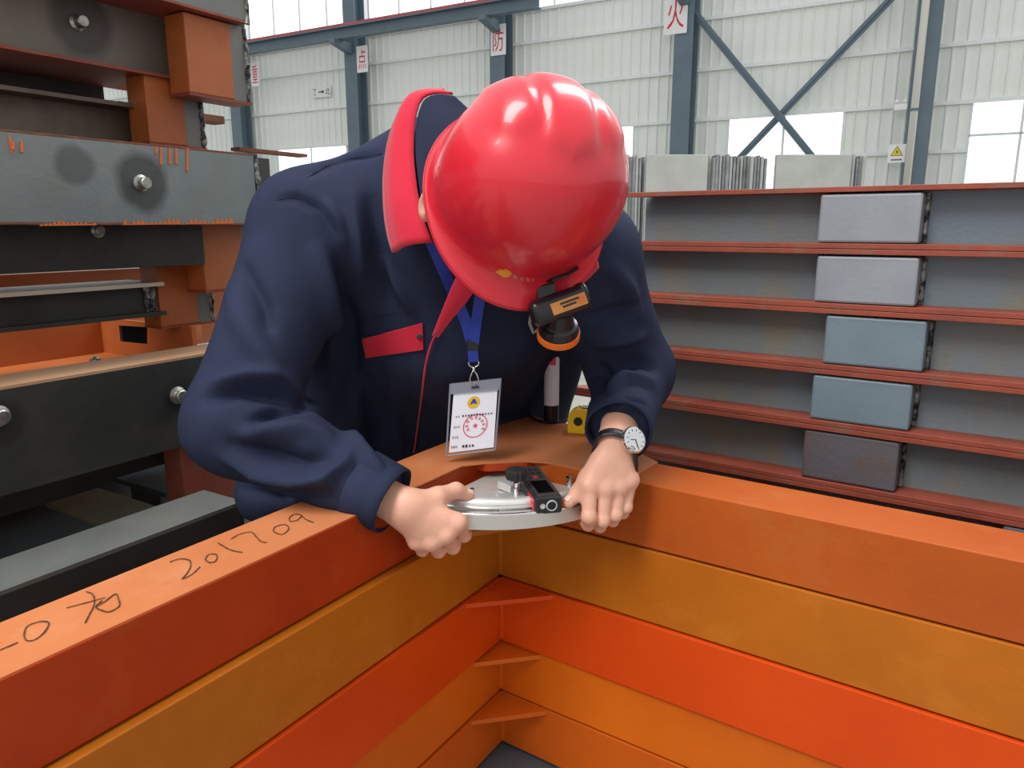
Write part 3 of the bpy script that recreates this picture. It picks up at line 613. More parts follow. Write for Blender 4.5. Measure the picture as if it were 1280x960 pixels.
# ---- skin: hands
def hand(P, wr, el, mcp, fing, thumb, back):
    d = cone(P, wr + (el - wr) * .55, wr, .036, .026, (back, 1.25))
    palm = None
    for i, m in enumerate(mcp):
        c = cone(P, wr + (m - wr) * .12, m, .0185, (.0135, .0135, .0128, .0118)[i], (back, 1.12)); palm = c if palm is None else smin(palm, c, .014)
    d = smin(d, palm, .016)
    for i, ch in enumerate(fing):
        r = [(.0112, .0100, .0088, .0078), (.0112, .0100, .0088, .0078), (.0106, .0096, .0084, .0075), (.0096, .0086, .0076, .0068)][i]; pts = [mcp[i]] + ch; g = None
        for k in range(len(pts) - 1):
            c = cone(P, pts[k], pts[k + 1], r[k], r[k + 1]); g = c if g is None else smin(g, c, .004)
        g = smin(g, np.sqrt(((P - (pts[1] + unit(back) * .0015)) ** 2).sum(-1)) - r[1] * 1.02, .004)
        fg = g if i == 0 else smin(fg, g, .0012)
        d = smin(d, np.sqrt(((P - (mcp[i] + unit(back) * .0022)) ** 2).sum(-1)) - .0112, .007)     # knuckle
    d = smin(d, fg, .0045)
    r = (.017, .0135, .0108, .0085); g = None
    for k in range(3): c = cone(P, thumb[k], thumb[k + 1], r[k], r[k + 1]); g = c if g is None else smin(g, c, .006)
    d = smin(d, g, .012)
    return d
def hmesh(wr, el, mcp, fing, thumb, back, h=.0015):
    allp = np.array([wr] + list(mcp) + [p for c in fing for p in c] + list(thumb) + [wr + (el - wr) * .3]); lo, hi = allp.min(0) - .03, allp.max(0) + .03
    V, F = nets(lambda P: np.maximum(hand(P, wr, el, mcp, fing, thumb, back), -((P - (wr + (el - wr) * .32).astype(np.float32)) @ (wr - el).astype(np.float32)) / float(np.linalg.norm(wr - el))), lo, hi, h); V = relax(V, F, 3, .45); return V, F
mR = [A(572, 653, .952), A(557, 668, .945), A(539, 677, .943), A(521, 676, .948)]
fR = [[A(580, 668, .985), A(584, 655, 1.005), A(586, 647, 1.012)], [A(566, 683, .982), A(574, 668, 1.006), A(578, 657, 1.012)], [A(548, 688, .980), A(558, 674, 1.002), A(564, 664, 1.010)], [A(528, 687, .980), A(541, 676, 1.0), A(548, 668, 1.008)]]
tR = [A(520, 630, .95), A(547, 621, .965), A(570, 613, .988), A(586, 619, .998)]
bkR = unit(np.cross(mR[0] - wrR, mR[3] - wrR)); bkR = bkR if bkR[1] < 0 else -bkR
V, F = hmesh(wrR, elR, mR, fR, tR, bkR); SV.append(V); SF.append(F)
mL = [A(737, 607, .993), A(757, 610, .995), A(774, 608, 1.0), A(788, 600, 1.007)]
fL = [[A(736, 646, .978), A(735, 656, .996), A(730, 652, 1.018)], [A(753, 650, .986), A(750, 658, 1.004), A(744, 654, 1.024)], [A(769, 643, .994), A(766, 651, 1.01), A(760, 648, 1.028)], [A(782, 634, 1.003), A(779, 642, 1.018), A(774, 641, 1.034)]]
tL = [A(752, 578, 1.01), A(735, 598, 1.008), A(722, 616, 1.002), A(711, 628, .994)]
bkL = unit(np.cross(mL[0] - wrL, mL[3] - wrL)); bkL = bkL if bkL[1] < 0 else -bkL
V, F = hmesh(wrL, elL, mL, fL, tL, bkL); SV.append(V); SF.append(F)
o = 0; FF = []
for v, f in zip(SV, SF): FF.append(f + o); o += len(v)
body = build('body', npmb(np.concatenate(SV), np.concatenate(FF)), MT['skin'], person, smooth=True, fix=False)
def nail(tip, prev, up, wd=.0075):
    a = unit(tip - prev); u = unit(up - a * np.dot(up, a)); s = np.cross(a, u); g = []
    for i in np.linspace(-.6, .6, 5): g.append([tip + a * (j - .003) + s * i * wd * 1.25 + u * (.0079 + .001 - .0022 * (i / .6) ** 2) for j in np.linspace(-.005, .006, 5)])
    return MB().sheet(g, .0008)
build('thumb_nail', nail(tR[3], tR[2], unit([.35, -.3, .9])), MT['nail'], body, smooth=True); build('thumb_nail', nail(tL[3], tL[2], unit([-.45, -.35, .8])), MT['nail'], body, smooth=True)
# hair under the helmet
Rm = np.array([HR, HF, HN])
V, F = nets(lambda P: np.maximum(ell(P, H(0, -.012, .022), Rm, (.081, .097, .094)), -np.maximum((P - H(0, .035, 0).astype(np.float32)) @ HF.astype(np.float32) * -1, (P - H(0, 0, -.05).astype(np.float32)) @ HN.astype(np.float32) * -1) * 0 + np.maximum((P - H(0, .045, .0).astype(np.float32)) @ (HF - HN * .8).astype(np.float32), -((P - H(0, 0, -.045).astype(np.float32)) @ HN.astype(np.float32)))), HO - .16, HO + .16, .005)
build('hair', npmb(relax(V, F, 1), F), MT['hair'], person, smooth=True, fix=False)
# ---- jacket
fwdT = unit(np.array([.0, -1, .55]))
eX = np.array([1., 0, 0])
cufR, cufL = wrR + (elR - wrR) * .10, wrL + (elL - wrL) * .16
def f_jacket(P):
    d = cone(P, pel, wai, .205, .195, (fwdT, 1.7))
    d = smin(d, cone(P, wai, che, .195, .20, (fwdT, 1.55)), .06)
    d = smin(d, cone(P, che, upc, .195, .145, (fwdT, 1.35)), .06)
    mid = upc + np.array([0, .03, .03])
    d = smin(d, cone(P, mid, shR, .105, .088), .05); d = smin(d, cone(P, mid, shL, .105, .085), .05)
    d = smin(d, cone(P, mid, neck + np.array([0, .02, -.01]), .11, .078), .04)
    d = smin(d, cone(P, A(425, 330, 1.24), A(440, 560, 1.44), .085, .10), .06); d = smin(d, cone(P, A(705, 370, 1.40), A(655, 540, 1.60), .07, .085), .06)
    d = smin(d, cone(P, A(342, 614, 1.30), pel + np.array([-.08, -.05, .05]), .06, .12), .06)
    d = smin(d, cone(P, A(342, 614, 1.30), wai + np.array([-.12, -.02, .0]), .05, .10), .05)
    a = cone(P, shR, elR, .087, .071); b = cone(P, elR, cufR, .070, .046); s = smin(a, b, .03)
    n = (cufR - elR) / np.linalg.norm(cufR - elR); s = np.maximum(s, (P - cufR.astype(np.float32)) @ n.astype(np.float32)); d = smin(d, s, .03)
    a = cone(P, shL, elL, .084, .066); b = cone(P, elL, cufL, .066, .048); s = smin(a, b, .03)
    n = (cufL - elL) / np.linalg.norm(cufL - elL); s = np.maximum(s, (P - cufL.astype(np.float32)) @ n.astype(np.float32)); d = smin(d, s, .03)
    return np.maximum(d, .80 - P[..., 2])
V, F = nets(f_jacket, (-.60, .86, .77), (.32, 1.84, 1.62), .0048); V = relax(V, F, 12, .5)
# folds: photo-measured fold lines, laid on the cloth, push the surface in or out
bvh = BVHTree.FromPolygons([Vector(p) for p in V], [tuple(map(int, q)) for q in F])
def hit(x, y, b=None):
    h = (b or bvh).ray_cast(Vector(EYE), Vector(unit(ray(x, y)))); return None if h[0] is None else np.array(h[0])
Nn = vnorm(V, F); disp = np.zeros(len(V))
FOLDS = [  # (points, width px, height mm): negative = crease
 ([(272, 330), (300, 400), (345, 470), (395, 520)], 16, 6), ([(300, 330), (330, 385), (338, 420)], 10, -6), ([(395, 300), (410, 360), (418, 420), (412, 470)], 15, 7), ([(425, 330), (437, 400), (440, 460), (430, 520)], 12, -9),
 ([(255, 500), (300, 488), (350, 495), (395, 508)], 9, -9), ([(262, 482), (310, 470), (350, 472)], 10, 6), ([(310, 530), (350, 512), (390, 508)], 7, -8), ([(290, 555), (330, 540), (380, 538), (420, 548)], 12, 8),
 ([(275, 570), (320, 592), (370, 600), (405, 598), (432, 578), (438, 558)], 8, 8), ([(280, 552), (330, 566), (380, 578), (418, 568)], 12, -10), ([(250, 590), (300, 610), (350, 622), (420, 618)], 10, -5), ([(430, 535), (450, 560), (480, 590)], 10, 6),
 ([(445, 585), (462, 605), (470, 640)], 8, -4), ([(345, 250), (370, 246), (400, 262), (425, 300)], 6, -4), ([(385, 220), (410, 205), (445, 195), (480, 190)], 7, -4), ([(440, 235), (450, 300), (455, 350)], 11, 6), ([(462, 240), (472, 310), (490, 380)], 10, -6), ([(400, 250), (420, 275), (435, 310)], 10, 5),
 ([(475, 320), (500, 360), (520, 395)], 9, 5), ([(455, 470), (465, 520), (475, 570)], 14, -8), ([(490, 460), (495, 520), (500, 570)], 14, 5),
 ([(735, 400), (770, 390), (800, 380)], 10, -6), ([(740, 430), (775, 425), (808, 420)], 10, 6), ([(735, 470), (770, 455), (800, 450), (822, 462)], 9, -9), ([(745, 500), (780, 475), (818, 478)], 10, 7), ([(760, 330), (785, 360), (800, 400)], 12, 5), ([(745, 450), (755, 480), (750, 520)], 9, -5), ([(770, 510), (790, 500), (808, 505)], 8, 4)]
for pts, wpx, amp in FOLDS:
    L_ = []
    for i in range(len(pts) - 1):
        for k in range(30): L_.append(hit(pts[i][0] + (pts[i + 1][0] - pts[i][0]) * k / 30, pts[i][1] + (pts[i + 1][1] - pts[i][1]) * k / 30))
    L_ = [p for p in L_ if p is not None and p[1] > .8]
    if len(L_) < 3: continue
    L_ = np.array(L_); wd = wpx * 1.15e-3; sel = np.where(((V > L_.min(0) - 4 * wd) & (V < L_.max(0) + 4 * wd)).all(1))[0]
    if len(sel) == 0: continue
    D2 = ((V[sel][:, None, :] - L_[None]) ** 2).sum(2); j = D2.argmin(1); env = np.sin(np.clip((j + 1) / (len(L_) + 1), 0, 1) * math.pi) ** .6
    disp[sel] += amp * 2.6e-3 * env * np.exp(-D2.min(1) / wd ** 2) * (Nn[sel] @ np.array([0, -1, .2]) > -.2)
from mathutils import noise as mnoise
for i in range(len(V)):
    p = V[i]; disp[i] += .0035 * mnoise.noise(Vector((p[0] * 9, p[1] * 9, p[2] * 5))) + .0016 * mnoise.noise(Vector((p[0] * 24, p[1] * 24, p[2] * 16)))
V = relax(V + Nn * disp[:, None], F, 1, .3)
jacket = build('jacket', npmb(V, F), MT['navy'], person, smooth=True, fix=False)
bvh = BVHTree.FromPolygons([Vector(p) for p in V], [tuple(map(int, q)) for q in F])
def cuff(el, wr, c, r0, name='cuff'):
    d = unit(wr - el); u = unit(np.cross(d, [.2, .3, .9])); v = np.cross(d, u); rings = []
    for h, r in ((-.045, r0 - .004), (-.042, r0 + .0022), (-.02, r0 + .0005), (.0, r0 - .0005), (.010, r0 - .0015), (.011, r0 - .004), (.0, r0 - .006), (-.03, r0 - .012)):
        rings.append([c + d * h + (r + .0015 * math.sin(3 * q + 1)) * (math.cos(q) * u + math.sin(q) * v) for q in np.linspace(0, 2 * math.pi, 40, endpoint=False)])
    return build(name, MB().loft(rings, False), MT['navy'], jacket, smooth=True)
cuff(elR, wrR, cufR, .0485); cuff(elL, wrL, cufL, .0505)
def patch(corners, nu, nv, lift, th):     # cloth trim lying on the jacket; corners in photo px: tl, tr, br, bl
    tl, tr, br, bl = [np.array(c, float) for c in corners]; g = []
    for i in range(nu + 1):
        row = []
        for j in range(nv + 1):
            u, v = i / nu, j / nv; q = tl * (1 - u) * (1 - v) + tr * u * (1 - v) + br * u * v + bl * (1 - u) * v; h = hit(*q)
            if h is None: h = A(q[0], q[1], 1.25)
            row.append(h - unit(ray(*q)) * lift)
        g.append(row)
    return MB().sheet(g, th)
build('pocket_flap', patch(((453, 424), (528, 404), (529, 437), (458, 447)), 14, 6, .003, .003), MT['red_cloth'], jacket, smooth=False)
hb_ = hit(524, 421) - unit(ray(524, 421)) * .006; build('button', MB().lathe(hb_, -ray(524, 421), [(.004, -.002), (.0045, .001), (.003, .002)], 12), MT['blackink'], jacket)
pts = [hit(*q) for q in ((549, 412), (540, 430), (533, 455), (529, 485), (525, 515), (521, 545), (518, 566))]
build('piping', MB().tube(spline([p - np.array([0, .006, -.002]) for p in pts if p is not None], 30), .0018, 6), MT['red_cloth'], jacket, smooth=True)
for sp in ([(346, 250), (370, 247), (396, 258), (418, 285), (432, 320)], [(384, 222), (410, 207), (440, 198), (478, 192)], [(455, 398), (490, 392), (526, 386)], [(530, 440), (528, 480), (524, 520), (519, 560)]):
    P_ = [hit(*q) for q in sp]; P_ = [p - unit(ray(*q)) * .0002 for p, q in zip(P_, sp) if p is not None]
    if len(P_) > 2: build('seam', MB().tube(spline(P_, 30), .0007, 5), MT['navy_dark'], jacket, smooth=True)
# collar
def leaf(fold, edge, bulge, th, name, m, n=22):
    Fp, Ep = spline([A(*q) for q in fold], n), spline([A(*q) for q in edge], n); g = []
    for a, b in zip(Fp, Ep):
        nn = unit(np.cross(b - a, [0, .3, 1])); nn = nn if nn[1] < 0 else -nn
        g.append([a + (b - a) * t + nn * bulge * math.sin(math.pi * min(1, t * 1.1)) for t in np.linspace(0, 1, 9)])
    return build(name, MB().sheet(g, th), m, jacket, smooth=True, bevel=0)
leaf([(566, 117, 1.10), (545, 116, 1.115), (527, 124, 1.115), (519, 150, 1.10), (517, 185, 1.085), (519, 215, 1.07), (523, 245, 1.055), (530, 275, 1.04), (541, 303, 1.03)],
     [(556, 112, 1.19), (535, 113, 1.175), (515, 121, 1.16), (498, 142, 1.15), (486, 175, 1.135), (480, 215, 1.12), (480, 255, 1.10), (484, 290, 1.085), (491, 316, 1.07)], .012, .004, 'collar', MT['red_cloth'])
leaf([(568, 120, 1.10), (548, 119, 1.115), (531, 126, 1.115), (522, 150, 1.10), (520, 185, 1.085), (522, 215, 1.07), (526, 245, 1.055), (533, 275, 1.04), (543, 303, 1.03)],
     [(612, 160, 1.06), (590, 155, 1.065), (566, 160, 1.07), (552, 185, 1.065), (545, 210, 1.06), (548, 240, 1.05), (552, 270, 1.045), (556, 290, 1.04), (560, 310, 1.04)], .0, .004, 'collar_stand', MT['navy_dark'])
leaf([(571, 345, 1.055), (560, 370, 1.075), (549, 398, 1.10), (541, 420, 1.12)], [(597, 356, 1.055), (584, 376, 1.075), (564, 399, 1.10), (548, 421, 1.12)], .004, .004, 'collar', MT['red_cloth'], 10)
leaf([(738, 318, 1.06), (724, 334, 1.05), (704, 352, 1.04)], [(748, 334, 1.07), (730, 352, 1.06), (706, 366, 1.05)], .004, .004, 'collar', MT['red_cloth'], 10)
# ---- trousers and boots
hipR, hipL = np.array([-.24, 1.60, .84]), np.array([-.04, 1.62, .84]); knR, knL = np.array([-.42, 1.50, .47]), np.array([.05, 1.56, .45]); anR, anL = np.array([-.46, 1.66, .10]), np.array([.09, 1.72, .10])
def f_tr(P):
    d = cone(P, pel + np.array([0, .01, .04]), pel + np.array([0, .01, -.08]), .175, .165, ((0, 1, 0), 1.3))
    for h, k, a in ((hipR, knR, anR), (hipL, knL, anL)):
        d = smin(d, cone(P, h, k, .105, .078), .05); d = smin(d, cone(P, k, a, .078, .062), .03)
    return np.maximum(d, .05 - P[..., 2]) + .004 * np.sin(P[..., 2] * 55 + P[..., 0] * 20)
V, F = nets(f_tr, (-.62, 1.34, .02), (.26, 1.86, 1.08), .011); build('trousers', npmb(relax(V, F, 3), F), MT['trouser'], person, smooth=True, fix=False)
for a in (anR, anL):
    def f_bt(P): return np.maximum(smin(smin(cone(P, a + [0, .0, .03], a + [0, .02, -.045], .05, .05), cone(P, a + [0, .03, -.06], a + [0, -.17, -.062], .045, .04), .03), cone(P, a + [0, .02, -.05], a + [0, -.1, -.045], .045, .042), .03), .0015 - P[..., 2])
    V, F = nets(f_bt, a + np.array([-.09, -.26, -.105]), a + np.array([.09, .12, .12]), .007); bt = build('boot', npmb(relax(V, F, 2), F), MT['boot'], person, smooth=True, fix=False)
# ------------------------------------------------------------------ helmet
NT, NP = 72, 40
def dome(u, th):      # u 0 crown .. 1 rim
    ph = u * math.pi / 2; yy = math.cos(th); xx = math.sin(th)
    ry = .112 if yy > 0 else .120; rx = .1195; r = math.sin(ph) ** .86; z = .146 * math.cos(ph) ** .80 if math.cos(ph) > 1e-9 else 0
    x, y = rx * r * xx, ry * r * yy
    back = 1 / (1 + math.exp((y - .012 + .9 * abs(x) * 0) / .010)); rid = 0
    for xi, wd, am in ((0, .030, .0085), (-.058, .021, .007), (.058, .021, .007)):
        yo = .02 if xi == 0 else -.005
        bk = 1 / (1 + math.exp((y - yo + abs(x - xi) * .4) / .006)); q = (x - xi) / wd; rid += am * bk / (1 + (q * q) ** 4) * max(0, min(1, (1 - u) * 4))
    k = 1 + rid / .14
    return x * k, y * k, z * k
rings = []
for i in range(1, NP + 1): rings.append([H(*dome(i / NP, 2 * math.pi * j / NT)) for j in range(NT)])
def rimring(fl, dz, frontx):
    R_ = []
    for j in range(NT):
        th = 2 * math.pi * j / NT; x, y, z = dome(1, th); fr_ = max(0, math.cos(th)) ** 2.2; k = fl + frontx * fr_
        L_ = math.hypot(x, y); R_.append(H(x * (1 + k / L_), y * (1 + k / L_), dz - .012 * fr_ * (frontx > 0) * (k / .05) + .006 * (1 - abs(math.sin(th))) * 0))
    return R_
rings += [rimring(.0015, -.010, .002), rimring(.003, -.016, .012), rimring(.005, -.0185, .022), rimring(.0065, -.0195, .027), rimring(.0072, -.0215, .028), rimring(.006, -.0225, .027), rimring(.0, -.020, .012), rimring(-.003, -.012, .0)]
for i in range(NP, 2, -4): rings.append([H(*(np.array(dome(i / NP, 2 * math.pi * j / NT)) * .962)) for j in range(NT)])
mb = MB(); mb.loft(rings, False); top = H(*dome(0, 0)); b0 = len(mb.v); mb.v.append(tuple(top)); mb.f += [(b0, j, (j + 1) % NT) for j in range(NT)]
helmet = thing('safety_helmet', H(0, 0, -.02), 'glossy red safety helmet with raised ridges on the bent head', 'helmet')
shell = build('shell', mb, MT['red_shell'], helmet, smooth=True)
MT['rim'] = mat('rim_edge', (176, 20, 40), rough=.35); build('rim_bead', MB().tube(rimring(.0072, -.0215, .028) + rimring(.0072, -.0215, .028)[:1], .0017, 6, False), MT['rim'], shell, smooth=True)
MT['strap'] = mat('black_strap', (30, 30, 32), rough=.7)
build('headband', MB().tube([H(.092 * math.sin(q), .110 * math.cos(q) - .004, -.012) for q in np.linspace(0, 2 * math.pi, 33)], .006, 6, False), MT['strap'], helmet, smooth=True)
bsh = BVHTree.FromPolygons([Vector(p) for p in mb.v], mb.f)
MT['emblem_yellow'] = mat('emblem_yellow', (226, 160, 50), rough=.4); MT['emblem_pink'] = mat('emblem_faded', (196, 104, 92), rough=.5)
def hpatch(poly, name, m, lift=.0006):
    P_ = []
    for x, y in poly:
        h = hit(x, y, bsh); P_.append((h if h is not None else A(x, y, .85)) - unit(ray(x, y)) * lift)
    return build(name, MB().add(P_, [tuple(range(len(P_)))]), m, shell, fix=False)
hpatch([(619, 340), (624, 338), (625, 336), (629, 338), (632, 336), (636, 338), (640, 341), (637, 346), (630, 347), (625, 344)], 'emblem', MT['emblem_yellow'])
for q in ([(641, 343), (645, 343), (648, 349), (642, 349)], [(650, 347), (654, 346), (655, 351), (651, 351)], [(657, 347), (661, 347), (663, 352), (658, 352)], [(664, 348), (668, 349), (668, 352), (665, 352)]): hpatch(q, 'emblem_letter', MT['emblem_pink'])
# ------------------------------------------------------------------ headlamp
MT['blk'] = mat('black_plastic', (24, 25, 28), rough=.28, spec=.5); MT['blk_matte'] = mat('black_rubber', (28, 28, 30), rough=.65)
MT['orange_ring'] = mat('orange_ring', (226, 110, 30), rough=.35); MT['orange_label'] = mat('orange_label', (206, 140, 70), (196, 126, 58), 60, .5)
MT['lens'] = mat('lens_glass', (190, 195, 200), rough=.08, spec=.7)
hh_ = hit(684, 354, bsh); YL = hh_[1] - .008
hl = thing('headlamp', A(698, 425, YL +0.020), 'black headlamp with orange ring clipped to the helmet brim', 'headlamp')
LX = unit(A(737, 372, YL +0.005) - A(666, 398, YL -0.010)); c0 = A(699, 382, YL +0.000); vd = unit(ray(699, 382)); LY = unit(vd - LX * np.dot(vd, LX)); LZ = np.cross(LX, LY); LZ = LZ if LZ[2] > 0 else -LZ
px = YL / FPX
def rounded(c, L, hy, hz, X, Y, Z, n=20, e=3.0):
    rings = []
    for t, k in ((-.5, .55), (-.48, .8), (-.43, .97), (-.38, 1), (.38, 1), (.43, .97), (.48, .8), (.5, .55)):
        rings.append([c + X * L * t + Y * hy * k * math.copysign(abs(math.cos(q)) ** (2 / e), math.cos(q)) + Z * hz * k * math.copysign(abs(math.sin(q)) ** (2 / e), math.sin(q)) for q in np.linspace(0, 2 * math.pi, n, endpoint=False)])
    return MB().loft(rings)
hbdy = build('lamp_body', rounded(c0, 76 * px, 16 * px, 17 * px, LX, LY, LZ), MT['blk'], hl, smooth=True)
build('end_cap', MB().lathe(c0 + LX * 30 * px + LZ * 4 * px, LX, [(14 * px, -.004), (15 * px, .002), (15 * px, .006), (12 * px, .009)], 18), MT['blk'], hl, smooth=True)
lc = c0 + LX * 9 * px - LY * 16.5 * px - LZ * 2 * px; lab = build('label_plate', MB().cbox(lc, 46 * px, .0012, 15 * px, LX, LY, LZ), MT['orange_label'], hl, bevel=.0004)
for dz, sx, w_ in ((3.2, 2, 26), (-1.2, 0, 18)): build('label_print', MB().cbox(lc - LY * .0008 + LZ * dz * px + LX * sx * px, w_ * px, .0003, 2.6 * px, LX, LY, LZ), MT['blackink'], lab)
build('label_print', MB().cbox(lc - LY * .0008 + LX * 17 * px, 7 * px, .0003, 9 * px, LX, LY, LZ), MT['orange_ring'], lab)
ax = unit(A(698, 426, YL +0.025) - A(700, 394, YL +0.000)); lp = c0 - LZ * 4 * px + LY * 2 * px
build('lamp_cone', MB().lathe(lp, ax, [(15 * px, 4 * px), (17.5 * px, 14 * px), (19 * px, 22 * px), (20 * px, 24 * px), (24 * px, 26 * px), (26 * px, 33 * px), (26.5 * px, 37 * px)], 30), MT['blk'], hl, smooth=False)
build('orange_ring', MB().lathe(lp, ax, [(27.6 * px, 36.5 * px), (28 * px, 39 * px), (28 * px, 46 * px), (26 * px, 48 * px)], 30), MT['orange_ring'], hl, smooth=False)
build('lens', MB().lathe(lp, ax, [(24 * px, 46 * px), (22 * px, 49 * px), (10 * px, 51 * px)], 24), MT['lens'], hl, smooth=True)
br0 = A(684, 362, YL +0.010)
build('clip_bracket', MB().box(A(671, 358, YL +0.005), A(694, 352, YL +0.005) - A(671, 358, YL +0.005), LY * .008, A(672, 376, YL +0.000) - A(671, 358, YL +0.005)), MT['blk'], hl, bevel=.002)
build('clip_bracket', MB().tube([A(672, 352, YL +0.015), A(690, 350, YL +0.005), A(708, 344, YL +0.005), A(722, 335, YL +0.020)], .0028, 6), MT['blk'], hl)
build('wire', MB().tube([A(664, 392, YL +0.020), A(662, 404, YL +0.030), A(667, 416, YL +0.035), A(672, 412, YL +0.030)], .0022, 6), mat('wire_grey', (150, 140, 140), rough=.5), hl)
# ------------------------------------------------------------------ angle gauge in the corner
MT['alu'] = mat('brushed_aluminium', (232, 232, 228), (220, 220, 216), 30, .3, .55, bump=.1, bscale=300, stretch=(1, 6, 1)); MT['alu_side'] = mat('aluminium_edge', (206, 204, 200), rough=.4, metal=.7)
MT['chrome'] = mat('chrome', (225, 225, 225), rough=.12, metal=1)
gz = .926; RQ = .222; CQ = CI - MIT * .004
a0 = math.atan2(AL[1], AL[0]); a1 = math.atan2(AR[1], AR[0])
def arcp(r, t, z): q = a0 + (a1 - a0) * t; return CQ + np.array([math.cos(q) * r, math.sin(q) * r, 0]) + UP * z
gauge = thing('angle_gauge', arcp(RQ * .6, .5, gz - .004), 'silver quadrant measuring plate held in the frame corner by both hands', 'measuring gauge')
TS = np.linspace(.03, .97, 37)
build('plate', MB().prism([CQ + UP * (gz - .004) - MIT * .012] + [arcp(RQ, t, gz - .004) for t in TS], UP * .004), MT['alu'], gauge, bevel=.0005)
build('rim_band', MB().sheet([[arcp(RQ, t, gz - .017), arcp(RQ, t, gz + .0035)] for t in TS], .005), MT['alu_side'], gauge)
build('rim_edge', MB().tube([arcp(RQ - .001, t, gz + .0035) for t in TS], .003, 8), MT['chrome'], gauge, smooth=True)
build('handle_bar', MB().tube([arcp(RQ - .028 + .012 * abs(t - .5) * 0, t, gz + .010) for t in np.linspace(.08, .92, 30)], .0085, 12), MT['alu'], gauge, smooth=True)
def G(x, y, z): return onz(x, y, z)
Xg = unit(arcp(RQ, .56, 0) - arcp(RQ, .44, 0)); Yg = np.cross(UP, Xg)
blk0 = G(641, 630, gz + .008)
build('slider_block', MB().cbox(blk0 + Yg * .012, .040, .030, .016, Xg, Yg, UP), MT['alu'], gauge, bevel=.0012)
build('slider_scale', MB().cbox(blk0 - Yg * .004 + UP * -.001, .012, .002, .007, Xg, Yg, UP), MT['blk_matte'], gauge)
sc0 = G(645, 622, gz + .012)
build('screw_post', MB().lathe(sc0, UP, [(.0035, -.004), (.0035, .030)], 14), MT['chrome'], gauge, smooth=True)
kn = thing('x', (0, 0, 0), None, None); bpy.data.objects.remove(kn)
rk = []
for h_, r_ in ((.028, .011), (.029, .0135), (.040, .0145), (.043, .0135), (.044, .010)):
    rk.append([sc0 + UP * h_ + (r_ + (.0011 if (j // 2) % 2 else 0)) * (math.cos(q) * Xg + math.sin(q) * Yg) for j, q in enumerate(np.linspace(0, 2 * math.pi, 48, endpoint=False))])
build('knob', MB().loft(rk), MT['blk_matte'], gauge)
pv = thing('x', (0, 0, 0), None, None); bpy.data.objects.remove(pv)
ar0, ar1 = G(626, 606, gz + .01), G(660, 596, gz + .01)
build('pointer_arm', MB().cbox((G(632, 610, gz + .008) + G(655, 600, gz + .008)) / 2, .045, .03, .012, unit(ar1 - ar0), np.cross(UP, unit(ar1 - ar0)), UP), MT['alu'], gauge, bevel=.001)
build('set_screw', MB().lathe(G(712, 608, gz), UP, [(.005, 0), (.005, .008), (.0035, .009), (.0035, .014), (.006, .0145), (.006, .018)], 14), MT['chrome'], gauge, smooth=False)
build('rivet', MB().lathe(G(590, 612, gz), UP, [(.004, 0), (.0035, .002)], 12), MT['chrome'], gauge)
# laser distance meter on the gauge
zd = gz + .014
f0 = G(686, 632, zd); bk0 = G(658, 592, zd); DX = unit(f0 - bk0); DX[2] = 0; DX = unit(DX); DS = np.cross(UP, DX); Ld = np.linalg.norm((f0 - bk0)[:2])
dm = thing('laser_meter', (f0 + bk0) / 2 - UP * .012, 'dark laser distance meter with red side stripe lying on the silver gauge', 'laser meter')
MT['meter'] = mat('meter_body', (40, 38, 42), rough=.35); MT['meter_top'] = mat('meter_top', (74, 66, 66), (66, 58, 58), 40, .3); MT['meter_red'] = mat('meter_red', (206, 30, 44), rough=.4); MT['dark_glass'] = mat('dark_glass', (12, 13, 16), rough=.06)
cm = (f0 + bk0) / 2
build('case', MB().cbox(cm, Ld, .040, .026, DX, DS, UP), MT['meter'], dm, bevel=.004)
build('top_panel', MB().cbox(cm + UP * .0132, Ld * .92, .031, .0012, DX, DS, UP), MT['meter_top'], dm, bevel=.0005)
build('display', MB().cbox(cm + UP * .0141 + DX * Ld * .22, Ld * .36, .024, .0008, DX, DS, UP), MT['dark_glass'], dm)
for i in range(3):
    for j in (-1, 0, 1): build('key', MB().cbox(cm + UP * .0145 - DX * Ld * (.08 + .12 * i) + DS * .009 * j, .007, .006, .0015, DX, DS, UP), MT['meter_red'] if (i == 0 and j == 0) else MT['blk_matte'], dm, bevel=.0004)
for sd in (1, -1): build('side_stripe', MB().cbox(cm + DS * .0202 * sd + DX * Ld * .34, Ld * .26, .001, .016, DX, DS, UP), MT['meter_red'], dm)
fc = cm + DX * (Ld / 2)
build('front_plate', MB().cbox(fc, .0015, .034, .020, DX, DS, UP), MT['blk'], dm, bevel=.0005)
build('receiver_lens', MB().lathe(fc - DS * -.004, DX, [(.0080, 0), (.0080, .0015), (.0070, .0022), (.0066, .0012), (.002, .001)], 24), MT['lens'], dm)
build('receiver_glass', MB().lathe(fc - DS * -.004, DX, [(.0062, .0014), (.004, .0019)], 20), MT['dark_glass'], dm)
build('laser_port', MB().lathe(fc - DS * .009, DX, [(.004, 0), (.004, .0016), (.0026, .0018), (.002, .001)], 16), MT['chrome'], dm)
